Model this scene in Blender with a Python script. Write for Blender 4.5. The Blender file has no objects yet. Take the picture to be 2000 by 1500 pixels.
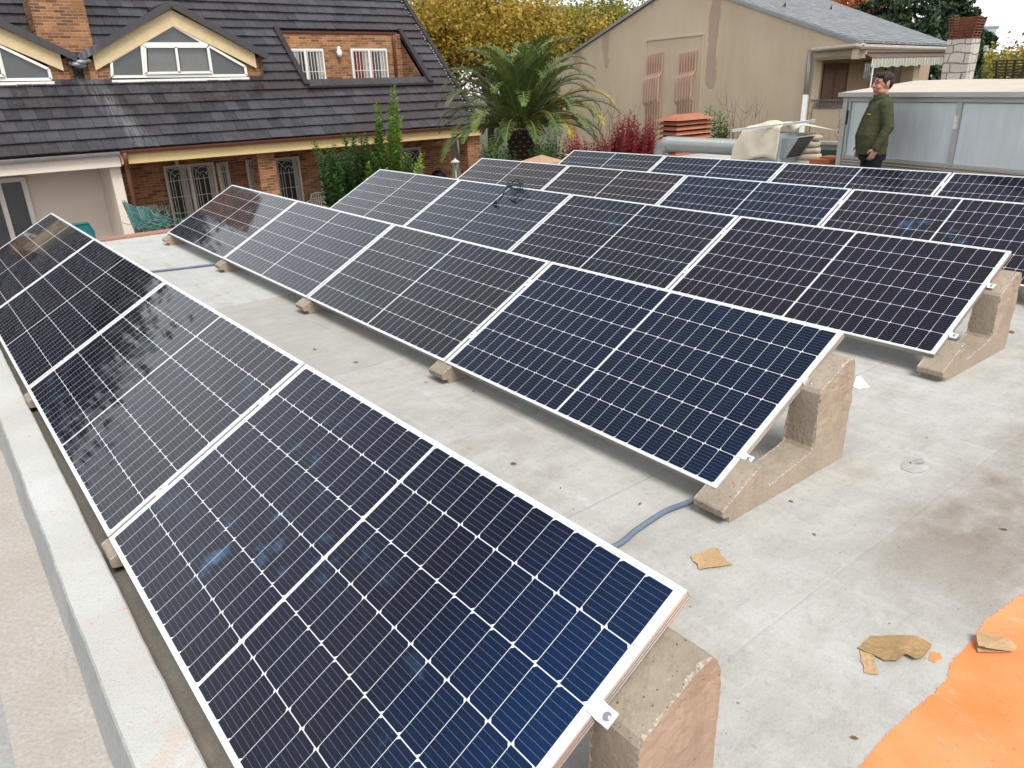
import bpy, math, random
import numpy as np
from mathutils import Vector, Matrix, Euler, noise as mnoise
rad = math.radians
sc = bpy.context.scene
# ------------------------------------------------------------------ camera
CAM = np.array([9.3054, -0.2039, 1.6119])
R_ = np.array([0.6256, 0.7795, -0.0309]); U_ = np.array([-0.2762, 0.2584, 0.9257]); F_ = np.array([-0.7296, 0.5706, -0.377])
FPX = 1440.26
cd = bpy.data.cameras.new('camera'); cam = bpy.data.objects.new('camera', cd)
sc.collection.objects.link(cam); sc.camera = cam
m = Matrix.Identity(4)
for i in range(3):
    m[i][0] = R_[i]; m[i][1] = U_[i]; m[i][2] = -F_[i]; m[i][3] = CAM[i]
q = m.to_quaternion(); cam.location = Vector(CAM); cam.rotation_mode = 'QUATERNION'; cam.rotation_quaternion = q
cd.sensor_fit = 'HORIZONTAL'; cd.sensor_width = 36; cd.lens = FPX / 2000 * 36; cd.clip_start = .02; cd.clip_end = 600
# ------------------------------------------------------------------ light
SUN_EL, SUN_AZ = rad(58), rad(-12)      # direction towards the sun, azimuth from +X
w = bpy.data.worlds.new('World'); sc.world = w; w.use_nodes = True
wt = w.node_tree; bg = wt.nodes['Background']
sky = wt.nodes.new('ShaderNodeTexSky'); sky.sky_type = 'NISHITA'; sky.sun_disc = False
sky.sun_elevation = SUN_EL; sky.sun_rotation = math.pi / 2 - SUN_AZ; sky.dust_density = 3
tc = wt.nodes.new('ShaderNodeTexCoord'); mp = wt.nodes.new('ShaderNodeMapping'); mp.inputs['Scale'].default_value = (1, 1, 3)
cn = wt.nodes.new('ShaderNodeTexNoise'); cn.inputs['Scale'].default_value = 2.2; cn.inputs['Detail'].default_value = 6
cr = wt.nodes.new('ShaderNodeValToRGB'); cr.color_ramp.elements[0].position = .3; cr.color_ramp.elements[1].position = .72
cr.color_ramp.elements[0].color = (6.6, 6.9, 7.4, 1); cr.color_ramp.elements[1].color = (10.5, 10.5, 10.5, 1)
mx = wt.nodes.new('ShaderNodeMix'); mx.data_type = 'RGBA'; mx.inputs[0].default_value = .88
wt.links.new(tc.outputs['Generated'], mp.inputs[0]); wt.links.new(mp.outputs[0], cn.inputs['Vector'])
wt.links.new(cn.outputs[0], cr.inputs[0]); wt.links.new(sky.outputs[0], mx.inputs[6]); wt.links.new(cr.outputs[0], mx.inputs[7])
sx = wt.nodes.new('ShaderNodeSeparateXYZ'); wt.links.new(tc.outputs['Generated'], sx.inputs[0])
el = wt.nodes.new('ShaderNodeValToRGB'); wt.links.new(sx.outputs[2], el.inputs[0]); e_ = el.color_ramp.elements
e_[0].position = .44; e_[0].color = (1, 1, 1, 1); e_[1].position = .68; e_[1].color = (.40, .41, .44, 1)
mu = wt.nodes.new('ShaderNodeMix'); mu.data_type = 'RGBA'; mu.blend_type = 'MULTIPLY'; mu.inputs[0].default_value = 1
wt.links.new(mx.outputs[2], mu.inputs[6]); wt.links.new(el.outputs[0], mu.inputs[7]); wt.links.new(mu.outputs[2], bg.inputs[0]); bg.inputs[1].default_value = .10
sl = bpy.data.lights.new('sun', 'SUN'); sl.energy = 2.15; sl.angle = rad(28); sl.color = (1, .955, .89)
so = bpy.data.objects.new('sun', sl); sc.collection.objects.link(so)
sd = Vector((math.cos(SUN_EL) * math.cos(SUN_AZ), math.cos(SUN_EL) * math.sin(SUN_AZ), math.sin(SUN_EL)))
so.rotation_mode = 'QUATERNION'; so.rotation_quaternion = sd.to_track_quat('Z', 'Y'); so.location = (0, 0, 30)
sc.view_settings.view_transform = 'Standard'; sc.view_settings.look = 'None'; sc.view_settings.exposure = 0.90; sc.view_settings.gamma = 1
try: sc.view_settings.use_curve_mapping = False
except Exception: pass
# ------------------------------------------------------------------ helpers
def ray(x, y):
    d = F_ + R_ * (x - 1000) / FPX - U_ * (y - 750) / FPX
    return d / np.linalg.norm(d)
def onz(x, y, z):
    d = ray(x, y); return CAM + d * ((z - CAM[2]) / d[2])
def onp(x, y, P, n):
    d = ray(x, y); n = np.array(n, float); return CAM + d * (((np.array(P) - CAM) @ n) / (d @ n))
def onX(x, y, X): return onp(x, y, [X, 0, 0], [1, 0, 0])
def onY(x, y, Y): return onp(x, y, [0, Y, 0], [0, 1, 0])
def atD(x, y, D):
    d = ray(x, y); return CAM + d * (D / (d @ F_))
def unit(v):
    v = np.array(v, float); return v / (np.linalg.norm(v) + 1e-12)

class MB:
    def __init__(s): s.v = []; s.f = []; s.m = []
    def add(s, vs, fs, mi=0):
        b = len(s.v); s.v += [tuple(map(float, a)) for a in vs]
        s.f += [tuple(b + i for i in f) for f in fs]; s.m += [mi] * len(fs); return s
    def box(s, x0, x1, y0, y1, z0, z1, mi=0, M=None):
        vs = [(x, y, z) for z in (z0, z1) for y in (y0, y1) for x in (x0, x1)]
        if M is not None: vs = [tuple(M @ Vector(a)) for a in vs]
        return s.add(vs, [(0, 2, 3, 1), (4, 5, 7, 6), (0, 1, 5, 4), (2, 6, 7, 3), (0, 4, 6, 2), (1, 3, 7, 5)], mi)
    def poly(s, pts, mi=0): return s.add(pts, [tuple(range(len(pts)))], mi)
    def slab(s, pts, off, mi=0):
        """polygon pts extruded by vector off"""
        n = len(pts); P = [np.array(p, float) for p in pts]; Q = [p + np.array(off, float) for p in P]
        fs = [tuple(range(n))[::-1], tuple(range(n, 2 * n))] + [(i, (i + 1) % n, n + (i + 1) % n, n + i) for i in range(n)]
        return s.add(P + Q, fs, mi)
    def tube(s, pts, r, n=8, mi=0, cap=True):
        P = [np.array(p, float) for p in pts]; N = len(P)
        rr = r if hasattr(r, '__len__') else [r] * N
        T = [unit(P[min(i + 1, N - 1)] - P[max(i - 1, 0)]) for i in range(N)]
        a = np.array([0, 0, 1.]) if abs(T[0][2]) < .9 else np.array([1., 0, 0])
        x = unit(np.cross(T[0], a)); vs = []
        for i in range(N):
            x = unit(x - T[i] * (x @ T[i])); y = np.cross(T[i], x)
            for k in range(n):
                t = 2 * math.pi * k / n; vs.append(P[i] + rr[i] * (math.cos(t) * x + math.sin(t) * y))
        fs = [(i * n + k, i * n + (k + 1) % n, (i + 1) * n + (k + 1) % n, (i + 1) * n + k) for i in range(N - 1) for k in range(n)]
        if cap: fs += [tuple(range(n))[::-1], tuple((N - 1) * n + k for k in range(n))]
        return s.add(vs, fs, mi)
    def bar(s, a, b, wdt, hgt, mi=0, up=(0, 0, 1)):
        a = np.array(a, float); b = np.array(b, float); t = unit(b - a); up = np.array(up, float)
        if abs(t @ up) > .98: up = np.array([1., 0, 0])
        x = unit(np.cross(t, up)) * wdt / 2; z = unit(np.cross(x, t)) * hgt / 2
        vs = [a - x - z, a + x - z, a + x + z, a - x + z, b - x - z, b + x - z, b + x + z, b - x + z]
        return s.add(vs, [(0, 1, 2, 3), (7, 6, 5, 4), (0, 4, 5, 1), (1, 5, 6, 2), (2, 6, 7, 3), (3, 7, 4, 0)], mi)
    def ell(s, c, r, nu=14, nv=9, mi=0, M=None):
        vs = []
        for j in range(nv + 1):
            ph = math.pi * j / nv
            for i in range(nu):
                th = 2 * math.pi * i / nu
                p = Vector((r[0] * math.sin(ph) * math.cos(th), r[1] * math.sin(ph) * math.sin(th), r[2] * math.cos(ph)))
                if M is not None: p = M @ p
                vs.append((c[0] + p.x, c[1] + p.y, c[2] + p.z))
        fs = [(j * nu + i, (j + 1) * nu + i, (j + 1) * nu + (i + 1) % nu, j * nu + (i + 1) % nu) for j in range(nv) for i in range(nu)]
        return s.add(vs, fs, mi)
    def build(s, name, mats, parent=None, smooth=False, rnd=False, inv=None, bevel=0):
        me = bpy.data.meshes.new(name); me.from_pydata(s.v, [], s.f)
        for mt in (mats if isinstance(mats, (list, tuple)) else [mats]): me.materials.append(mt)
        me.polygons.foreach_set('material_index', s.m)
        if smooth: me.polygons.foreach_set('use_smooth', [True] * len(s.f))
        if rnd:
            at = me.attributes.new('rnd', 'FLOAT', 'FACE')
            r = np.array(rnd if hasattr(rnd, '__len__') else np.random.rand(len(s.f)), dtype=np.float32)
            at.data.foreach_set('value', r)
        me.update()
        o = bpy.data.objects.new(name, me); sc.collection.objects.link(o)
        if parent is not None:
            o.parent = parent
            if inv: o.matrix_parent_inverse = inv
        if bevel:
            b = o.modifiers.new('bevel', 'BEVEL'); b.width = bevel; b.segments = 2; b.limit_method = 'ANGLE'; b.angle_limit = rad(40)
        return o

def tag(o, label=None, cat=None, group=None, kind=None):
    if label: o['label'] = label
    if cat: o['category'] = cat
    if group: o['group'] = group
    if kind: o['kind'] = kind
    return o
def empty(name, loc=(0, 0, 0), rot=(0, 0, 0)):
    o = bpy.data.objects.new(name, None); sc.collection.objects.link(o); o.location = loc; o.rotation_euler = rot
    o.empty_display_size = .1; return o
def base(root):
    """parts modelled in world space under an Empty that stands at the thing's base"""
    return (Matrix.Translation(root.location) @ root.rotation_euler.to_matrix().to_4x4()).inverted()
def copy_tree(o, parent=None):
    c = o.copy(); sc.collection.objects.link(c)
    if parent is not None: c.parent = parent; c.matrix_parent_inverse = o.matrix_parent_inverse.copy()
    for ch in [x for x in bpy.data.objects if x.parent == o]: copy_tree(ch, c)
    return c

# ------------------------------------------------------------------ materials
class NT:
    def __init__(s, name):
        s.m = bpy.data.materials.new(name); s.m.use_nodes = True; s.t = s.m.node_tree; s.b = s.t.nodes['Principled BSDF']
    def n(s, typ, **kw):
        x = s.t.nodes.new(typ)
        for k, v in kw.items(): setattr(x, k, v)
        return x
    def L(s, a, b): s.t.links.new(a, b)
    def put(s, sock, v):
        if isinstance(v, bpy.types.NodeSocket): s.L(v, sock)
        else: sock.default_value = v
    def math(s, op, a, b=None, c=None, clamp=False):
        x = s.n('ShaderNodeMath', operation=op); x.use_clamp = clamp
        s.put(x.inputs[0], a)
        if b is not None: s.put(x.inputs[1], b)
        if c is not None: s.put(x.inputs[2], c)
        return x.outputs[0]
    def mix(s, f, a, b, mode='MIX'):
        x = s.n('ShaderNodeMix', data_type='RGBA', blend_type=mode)
        s.put(x.inputs[0], f); s.put(x.inputs[6], a if isinstance(a, bpy.types.NodeSocket) else (*a[:3], 1)); s.put(x.inputs[7], b if isinstance(b, bpy.types.NodeSocket) else (*b[:3], 1))
        return x.outputs[2]
    def pos(s, scale=(1, 1, 1), obj=True, rot=(0, 0, 0)):
        t = s.n('ShaderNodeTexCoord'); mp = s.n('ShaderNodeMapping'); mp.inputs['Scale'].default_value = scale; mp.inputs['Rotation'].default_value = rot
        s.L(t.outputs['Object'], mp.inputs[0]); return mp.outputs[0]
    def noise(s, vec, sc_, det=4, rough=.55, col=False):
        x = s.n('ShaderNodeTexNoise'); s.L(vec, x.inputs['Vector']); x.inputs['Scale'].default_value = sc_
        x.inputs['Detail'].default_value = det; x.inputs['Roughness'].default_value = rough
        return x.outputs[1 if col else 0]
    def ramp(s, v, lo, hi):
        x = s.n('ShaderNodeMapRange'); x.clamp = True; s.L(v, x.inputs[0]); x.inputs[1].default_value = lo; x.inputs[2].default_value = hi
        return x.outputs[0]
    def cramp(s, v, stops):
        x = s.n('ShaderNodeValToRGB'); s.L(v, x.inputs[0]); e = x.color_ramp.elements
        while len(e) < len(stops): e.new(.5)
        for i, (p, c) in enumerate(stops): e[i].position = p; e[i].color = (*c, 1)
        return x.outputs[0]
    def bump(s, h, strength=.3, dist=.01):
        x = s.n('ShaderNodeBump'); x.inputs['Strength'].default_value = strength; x.inputs['Distance'].default_value = dist
        s.L(h, x.inputs['Height']); s.L(x.outputs[0], s.b.inputs['Normal']); return x
    def col(s, c): s.put(s.b.inputs['Base Color'], c if isinstance(c, bpy.types.NodeSocket) else (*c[:3], 1))
    def set(s, rough=.7, metal=0, spec=.4):
        s.b.inputs['Roughness'].default_value = rough; s.b.inputs['Metallic'].default_value = metal; s.b.inputs['Specular IOR Level'].default_value = spec
        return s.m

def M(name, c, rough=.75, metal=0, spec=.3, var=.25, vs=3., bs=60, bump=.15, c2=None):
    """one colour with broad patches, fine mottling and fine relief"""
    s = NT(name); p = s.pos()
    n1 = s.noise(p, vs, 5, .6); n2 = s.noise(p, bs, 3, .6)
    c2 = c2 or tuple(x * (1 - var) for x in c)
    a = s.mix(s.ramp(n1, .32, .68), c, c2)
    a = s.mix(s.ramp(n2, .35, .75), a, tuple(x * (1 - var * .6) for x in c2))
    s.col(a)
    if bump: s.bump(n2, bump, .004)
    return s.set(rough, metal, spec)

def wallcoord(s):
    """metric wall coordinates: along the wall, and up (walls keep either x or y constant)"""
    t = s.n('ShaderNodeTexCoord'); sp = s.n('ShaderNodeSeparateXYZ'); s.L(t.outputs['Object'], sp.inputs[0])
    c = s.n('ShaderNodeCombineXYZ'); s.L(s.math('ADD', sp.outputs[0], sp.outputs[1]), c.inputs[0]); s.L(sp.outputs[2], c.inputs[1]); return c.outputs[0], sp

def brickmat(name, a, b, mortar, bw=.25, bh=.068, ms=.006):
    s = NT(name); v, sp = wallcoord(s)
    x = s.n('ShaderNodeTexBrick'); s.L(v, x.inputs['Vector']); x.inputs['Scale'].default_value = 1
    x.inputs['Brick Width'].default_value = bw; x.inputs['Row Height'].default_value = bh; x.inputs['Mortar Size'].default_value = ms
    x.inputs['Mortar Smooth'].default_value = .2; x.inputs['Bias'].default_value = -.1
    x.inputs['Color1'].default_value = (*a, 1); x.inputs['Color2'].default_value = (*b, 1); x.inputs['Mortar'].default_value = (*mortar, 1)
    p = s.pos(); n1 = s.noise(p, 1.4, 4); n2 = s.noise(p, 45, 3)
    c = s.mix(s.ramp(n1, .4, .8), x.outputs[0], (.5, .42, .36), 'MULTIPLY')
    c = s.mix(s.math('MULTIPLY', s.ramp(n2, .4, .7), .35), c, (.3, .25, .2), 'MULTIPLY'); s.col(c)
    h = s.math('SUBTRACT', s.math('MULTIPLY', n2, .25), x.outputs[1]); s.bump(h, .6, .01)
    return s.set(.85, 0, .25)

MB_brick = brickmat('brick', (.44, .205, .082), (.13, .058, .034), (.42, .34, .26))
MB_brick2 = brickmat('brick_far', (.33, .2, .13), (.26, .15, .1), (.4, .34, .28), .5, .2, .02)
def attr_leaf(name, stops, rough=.55, trans=.25):
    s = NT(name); a = s.n('ShaderNodeAttribute'); a.attribute_name = 'rnd'
    c = s.cramp(a.outputs['Fac'], stops); s.col(c)
    s.b.inputs['Transmission Weight'].default_value = 0; s.set(rough, 0, .35)
    tr = s.n('ShaderNodeBsdfTranslucent'); s.L(c, tr.inputs[0]); mxx = s.n('ShaderNodeMixShader'); mxx.inputs[0].default_value = trans
    s.L(s.b.outputs[0], mxx.inputs[1]); s.L(tr.outputs[0], mxx.inputs[2])
    s.L(mxx.outputs[0], s.t.nodes['Material Output'].inputs[0]); return s.m

# solar cell sheet -------------------------------------------------
PL, PW = 2.094, 1.038
def cell_material():
    s = NT('solar_cells'); t = s.n('ShaderNodeTexCoord'); sp = s.n('ShaderNodeSeparateXYZ'); s.L(t.outputs['Object'], sp.inputs[0])
    x, y = sp.outputs[0], sp.outputs[1]
    px_, py_ = .0845, .1675; mid = .013; my = (PW - 6 * py_) / 2
    dx = s.math('SUBTRACT', x, PL / 2); ax = s.math('SUBTRACT', s.math('ABSOLUTE', dx), mid / 2)   # distance from the middle bar
    side = s.math('GREATER_THAN', dx, 0.0)
    fx = s.math('DIVIDE', ax, px_); ix = s.math('FLOOR', fx); lx = s.math('MULTIPLY', s.math('SUBTRACT', fx, ix), px_)      # metres inside the cell
    fy = s.math('DIVIDE', s.math('SUBTRACT', y, my), py_); iy = s.math('FLOOR', fy); ly = s.math('MULTIPLY', s.math('SUBTRACT', fy, iy), py_)
    inx = s.math('MULTIPLY', s.math('GREATER_THAN', ax, 0.0), s.math('LESS_THAN', fx, 12.0))
    iny = s.math('MULTIPLY', s.math('GREATER_THAN', fy, 0.0), s.math('LESS_THAN', fy, 6.0))
    ex = s.math('MINIMUM', lx, s.math('SUBTRACT', px_, lx)); ey = s.math('MINIMUM', ly, s.math('SUBTRACT', py_, ly))
    gx = s.math('GREATER_THAN', ex, .0010); gy = s.math('GREATER_THAN', ey, .0013)
    # chamfers: one end of the half cell, the end alternates from string to string and mirrors over the middle
    odd = s.math('MODULO', s.math('ADD', s.math('ADD', iy, 12.0), side), 2.0)
    lxx = s.math('SUBTRACT', s.math('MULTIPLY', s.math('SUBTRACT', px_, s.math('MULTIPLY', lx, 2.0)), odd), s.math('MULTIPLY', lx, -1.0))
    ch = s.math('GREATER_THAN', s.math('ADD', lxx, ey), .0112)
    cell = s.math('MULTIPLY', s.math('MULTIPLY', inx, iny), s.math('MULTIPLY', s.math('MULTIPLY', gx, gy), ch))
    # nine thin busbars across each cell, running along the panel
    fb = s.math('FRACT', s.math('DIVIDE', s.math('SUBTRACT', ly, .0013 + .00915), .0183)); bb = s.math('LESS_THAN', s.math('ABSOLUTE', s.math('SUBTRACT', fb, .5)), .019)
    bb = s.math('MULTIPLY', bb, s.math('GREATER_THAN', ex, .0035))
    oi = s.n('ShaderNodeObjectInfo'); p = s.pos(); ad = s.n('ShaderNodeVectorMath', operation='ADD'); s.L(p, ad.inputs[0])
    cb = s.n('ShaderNodeCombineXYZ'); s.L(s.math('MULTIPLY', oi.outputs['Random'], 37.0), cb.inputs[0]); s.L(s.math('MULTIPLY', oi.outputs['Random'], 91.0), cb.inputs[2]); s.L(cb.outputs[0], ad.inputs[1])
    v = ad.outputs[0]
    n1 = s.noise(v, 1.1, 3); n2 = s.noise(v, 5.5, 5, .62); n3 = s.noise(v, 400, 2)
    cid = s.n('ShaderNodeTexWhiteNoise'); cc = s.n('ShaderNodeCombineXYZ'); s.L(s.math('ADD', ix, s.math('MULTIPLY', side, 40.)), cc.inputs[0]); s.L(iy, cc.inputs[1]); s.L(oi.outputs['Random'], cc.inputs[2]); s.L(cc.outputs[0], cid.inputs[0])
    c = s.mix(s.ramp(n1, .35, .65), (.003, .006, .024), (.0055, .0055, .013))
    c = s.mix(.62, c, oi.outputs['Color'])
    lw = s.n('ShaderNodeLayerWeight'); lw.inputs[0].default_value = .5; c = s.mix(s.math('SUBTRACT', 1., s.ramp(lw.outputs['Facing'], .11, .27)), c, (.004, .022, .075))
    c = s.mix(s.math('MULTIPLY', cid.outputs[0], .4), c, (.006, .011, .026))
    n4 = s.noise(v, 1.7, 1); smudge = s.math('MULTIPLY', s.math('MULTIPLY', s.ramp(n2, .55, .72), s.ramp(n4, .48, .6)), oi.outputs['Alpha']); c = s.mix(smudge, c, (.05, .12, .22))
    c = s.mix(s.math('MULTIPLY', bb, .36), c, (.42, .43, .45))
    c = s.mix(cell, (.58, .61, .63), c); s.col(c)
    s.b.inputs['Roughness'].default_value = .6; s.b.inputs['Specular IOR Level'].default_value = 0.0
    s.b.inputs['Coat Weight'].default_value = 1.0; s.b.inputs['Coat IOR'].default_value = 1.29; s.b.inputs['Coat Roughness'].default_value = .045
    rr = s.math('ADD', s.math('MULTIPLY', s.ramp(n2, .5, .8), .16), .035); s.L(rr, s.b.inputs['Coat Roughness'])
    return s.m
MT_cell = cell_material()
def alu(name, c=(.80, .81, .82), rough=.38, metal=.35):
    s = NT(name); p = s.pos(); n = s.noise(p, 90, 2); s.col(s.mix(n, c, tuple(x * .88 for x in c)))
    s.bump(n, .05, .001); return s.set(rough, metal, .5)
MT_alu = alu('anodised_aluminium'); MT_aluside = alu('grooved_side', (.40, .37, .35), .35, .7); MT_steel = alu('bolt_steel', (.55, .55, .56), .3, .9)  # frame sides: same aluminium, its darker reflection painted into the colour
MT_back = M('backsheet', (.7, .7, .7))

def roof_material():
    s = NT('roof_coating'); p = s.pos(); sp = s.n('ShaderNodeSeparateXYZ'); s.L(p, sp.inputs[0]); X, Y = sp.outputs[0], sp.outputs[1]
    big = s.noise(p, .55, 5, .6); med = s.noise(p, 2.6, 6, .65); fine = s.noise(p, 90, 4, .7); grit = s.noise(p, 260, 2, .6)
    streak = s.noise(s.pos((.5, 3.2, 1)), 3.0, 5, .65)
    c = s.mix(s.ramp(med, .35, .7), (.415, .412, .385), (.36, .355, .33))
    c = s.mix(s.math('MULTIPLY', s.ramp(big, .48, .66), .55), c, (.315, .29, .255))
    c = s.mix(s.math('MULTIPLY', s.ramp(streak, .52, .72), .35), c, (.56, .56, .54))
    hand = s.noise(s.pos((1, .45, 1), rot=(0, 0, .5)), 9, 6, .72); c = s.mix(s.math('MULTIPLY', s.ramp(hand, .50, .66), .40), c, (.49, .49, .465)); c = s.mix(s.math('MULTIPLY', s.ramp(hand, .47, .36), .28), c, (.25, .245, .225))
    gm = s.noise(p, 34, 4, .7); c = s.mix(s.math('MULTIPLY', s.ramp(gm, .53, .66), .26), c, (.25, .24, .215))
    pt = s.n('ShaderNodeTexVoronoi'); s.L(p, pt.inputs['Vector']); pt.inputs['Scale'].default_value = 16; pr_ = s.n('ShaderNodeSeparateXYZ'); s.L(pt.outputs['Color'], pr_.inputs[0]); c = s.mix(s.math('MULTIPLY', s.math('LESS_THAN', s.math('DIVIDE', pt.outputs['Distance'], s.math('MULTIPLY', pr_.outputs[0], pr_.outputs[0])), .085), .7), c, (.12, .10, .08))
    # bare greyer strips of membrane between the seams
    st = s.math('MULTIPLY', s.math('GREATER_THAN', X, 2.77), s.math('LESS_THAN', X, 5.0))
    c = s.mix(s.math('MULTIPLY', st, .42), c, (.31, .30, .275))
    st2 = s.math('MULTIPLY', s.math('LESS_THAN', X, 2.77), s.math('GREATER_THAN', streak, .40)); c = s.mix(s.math('MULTIPLY', st2, .35), c, (.50, .52, .52))
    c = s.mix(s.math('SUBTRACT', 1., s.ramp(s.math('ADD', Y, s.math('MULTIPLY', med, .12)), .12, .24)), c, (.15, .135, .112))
    # brown dirt on the walking side
    dirt = s.noise(s.pos((1, .6, 1)), 1.7, 6, .7); far = s.math('MULTIPLY', s.ramp(X, 8.05, 8.32), s.ramp(Y, 1.95, 2.8))
    c = s.mix(s.math('MULTIPLY', s.math('MULTIPLY', s.ramp(dirt, .34, .60), far), .9), c, (.19, .155, .125))
    d2 = s.noise(p, 3.3, 4, .6); c = s.mix(s.math('MULTIPLY', s.ramp(d2, .60, .75), .5), c, (.27, .225, .185))
    c = s.mix(s.math('MULTIPLY', s.ramp(fine, .56, .78), .40), c, (.16, .15, .135))
    c = s.mix(s.math('MULTIPLY', s.ramp(grit, .58, .8), .30), c, (.62, .61, .58))
    # seams
    wob = s.math('MULTIPLY', s.math('SUBTRACT', s.noise(s.pos((.3, 1, 1)), 4, 3), .5), .008)
    seam = None; soft = None
    for k, x0 in enumerate((-.75, .1, .95, 1.87, 2.77, 3.68, 4.58, 5.0, 5.42, 6.34, 7.28, 8.24, 9.2, 10.1)):
        d = s.math('ABSOLUTE', s.math('SUBTRACT', s.math('ADD', X, wob), x0)); l = s.math('LESS_THAN', d, .0022 if x0 < 7.5 else .0009)
        seam = l if seam is None else s.math('MAXIMUM', seam, l)
        h = s.math('SUBTRACT', 1., s.math('MULTIPLY', d, 90., clamp=True)); soft = h if soft is None else s.math('MAXIMUM', soft, h)
    yj = s.math('LESS_THAN', s.math('ABSOLUTE', s.math('SUBTRACT', Y, 2.1)), .0018); yj = s.math('MULTIPLY', yj, s.math('MULTIPLY', s.math('GREATER_THAN', X, 3.68), s.math('LESS_THAN', X, 4.58)))
    seam = s.math('MAXIMUM', seam, yj); brk = s.ramp(s.noise(p, 3, 3), .40, .55)
    c = s.mix(s.math('MULTIPLY', s.math('MULTIPLY', seam, brk), .5), c, (.13, .12, .105)); s.col(c)
    h = s.math('ADD', s.math('ADD', s.math('MULTIPLY', fine, .8), s.math('MULTIPLY', gm, .8)), s.math('MULTIPLY', soft, -.35)); s.bump(h, .55, .006)
    return s.set(.88, 0, .25)
MT_roof = roof_material()
def orange_material():
    s = NT('orange_coating'); p = s.pos(); a = s.noise(p, 3.4, 4, .5); b = s.noise(p, 120, 3, .6); d = s.noise(s.pos((1, 2, 1)), 14, 5, .7)
    c = s.mix(s.ramp(a, .42, .58), (.72, .25, .095), (.70, .20, .062)); c = s.mix(s.math('MULTIPLY', s.ramp(d, .62, .74), .6), c, (.33, .10, .03))
    c = s.mix(s.math('MULTIPLY', s.ramp(b, .6, .75), .25), c, (.35, .13, .06)); g2 = s.noise(p, 1.3, 3); c = s.mix(s.math('MULTIPLY', s.ramp(g2, .4, .65), .45), c, (.82, .35, .18)); wr = s.noise(s.pos((1, 2.5, 1), rot=(0, 0, .7)), 6, 6, .75); c = s.mix(s.math('MULTIPLY', s.ramp(wr, .60, .70), .45), c, (.62, .45, .35)); sk = s.noise(p, 45, 4, .7); c = s.mix(s.math('MULTIPLY', s.ramp(sk, .64, .70), .6), c, (.30, .12, .06)); s.col(c); s.bump(b, .35, .004); return s.set(.85, 0, .2)
MT_orange = orange_material()
def curb_material():
    s = NT('curb_coating'); p = s.pos(); a = s.noise(p, 2.2, 5, .6); b = s.noise(p, 150, 3, .65); d = s.noise(p, 7, 5, .65)
    c = s.mix(s.ramp(a, .4, .7), (.52, .53, .51), (.44, .45, .435)); big = s.noise(p, .8, 3); c = s.mix(s.math('MULTIPLY', s.ramp(big, .42, .6), .6), c, (.42, .405, .37)); c = s.mix(s.math('MULTIPLY', s.ramp(d, .60, .70), .5), c, (.50, .36, .27)); o2 = s.noise(p, 16, 4, .7); c = s.mix(s.math('MULTIPLY', s.ramp(o2, .66, .70), .7), c, (.60, .25, .12)); c = s.mix(s.math('MULTIPLY', s.ramp(b, .56, .72), .6), c, (.26, .245, .225)); s.col(c); s.bump(s.math('ADD', b, s.math('MULTIPLY', d, 2.)), .5, .006); return s.set(.85, 0, .25)
MT_curb = curb_material()
def precast():
    s = NT('precast_concrete'); p = s.pos(); oi = s.n('ShaderNodeObjectInfo')
    ad = s.n('ShaderNodeVectorMath', operation='ADD'); s.L(p, ad.inputs[0]); cb = s.n('ShaderNodeCombineXYZ'); s.L(s.math('MULTIPLY', oi.outputs['Random'], 13.), cb.inputs[0]); s.L(cb.outputs[0], ad.inputs[1]); q = ad.outputs[0]
    a = s.noise(q, 4, 5, .6); b = s.noise(q, 75, 4, .7); v = s.noise(s.pos((9, 9, 1.2)), 4, 5, .65); fibre = s.noise(s.pos((60, 14, 40)), 2.5, 5, .7)
    c = s.mix(s.ramp(a, .35, .7), (.345, .295, .232), (.26, .22, .17)); c = s.mix(s.math('MULTIPLY', s.ramp(v, .48, .72), .55), c, (.20, .165, .125)); c = s.mix(s.math('MULTIPLY', s.ramp(fibre, .5, .75), .3), c, (.25, .18, .12))
    c = s.mix(s.math('MULTIPLY', s.ramp(b, .58, .78), .4), c, (.52, .46, .38))
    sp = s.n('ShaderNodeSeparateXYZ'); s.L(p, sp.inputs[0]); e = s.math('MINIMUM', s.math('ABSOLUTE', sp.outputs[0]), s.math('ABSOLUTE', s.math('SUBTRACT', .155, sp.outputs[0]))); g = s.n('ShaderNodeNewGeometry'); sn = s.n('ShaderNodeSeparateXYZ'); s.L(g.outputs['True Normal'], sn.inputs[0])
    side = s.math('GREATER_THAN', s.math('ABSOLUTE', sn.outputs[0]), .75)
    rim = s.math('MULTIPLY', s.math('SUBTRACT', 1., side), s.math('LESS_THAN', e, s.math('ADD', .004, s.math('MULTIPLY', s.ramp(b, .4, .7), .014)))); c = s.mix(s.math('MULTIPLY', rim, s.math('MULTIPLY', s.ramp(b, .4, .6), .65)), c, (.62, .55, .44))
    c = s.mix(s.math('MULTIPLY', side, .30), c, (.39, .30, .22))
    pt = s.n('ShaderNodeTexVoronoi'); s.L(q, pt.inputs['Vector']); pt.inputs['Scale'].default_value = 70; pr_ = s.n('ShaderNodeSeparateXYZ'); s.L(pt.outputs['Color'], pr_.inputs[0])
    pm = s.math('MULTIPLY', s.math('LESS_THAN', pt.outputs['Distance'], s.math('MULTIPLY', pr_.outputs[0], .26)), s.math('GREATER_THAN', pr_.outputs[1], .55)); c = s.mix(s.math('MULTIPLY', pm, .75), c, (.10, .07, .05))
    s.col(c); s.bump(s.math('SUBTRACT', s.math('ADD', b, s.math('MULTIPLY', rim, b)), s.math('MULTIPLY', pm, .8)), .6, .006); return s.set(.88, 0, .25)
MT_block = precast()
MT_ledge = M('rough_ledge', (.45, .425, .395), bs=60, bump=.9, var=.22, vs=3, c2=(.37, .33, .295))
MT_ledge2 = M('grey_render', (.40, .41, .40), bs=45, bump=.9, var=.25)
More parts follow.
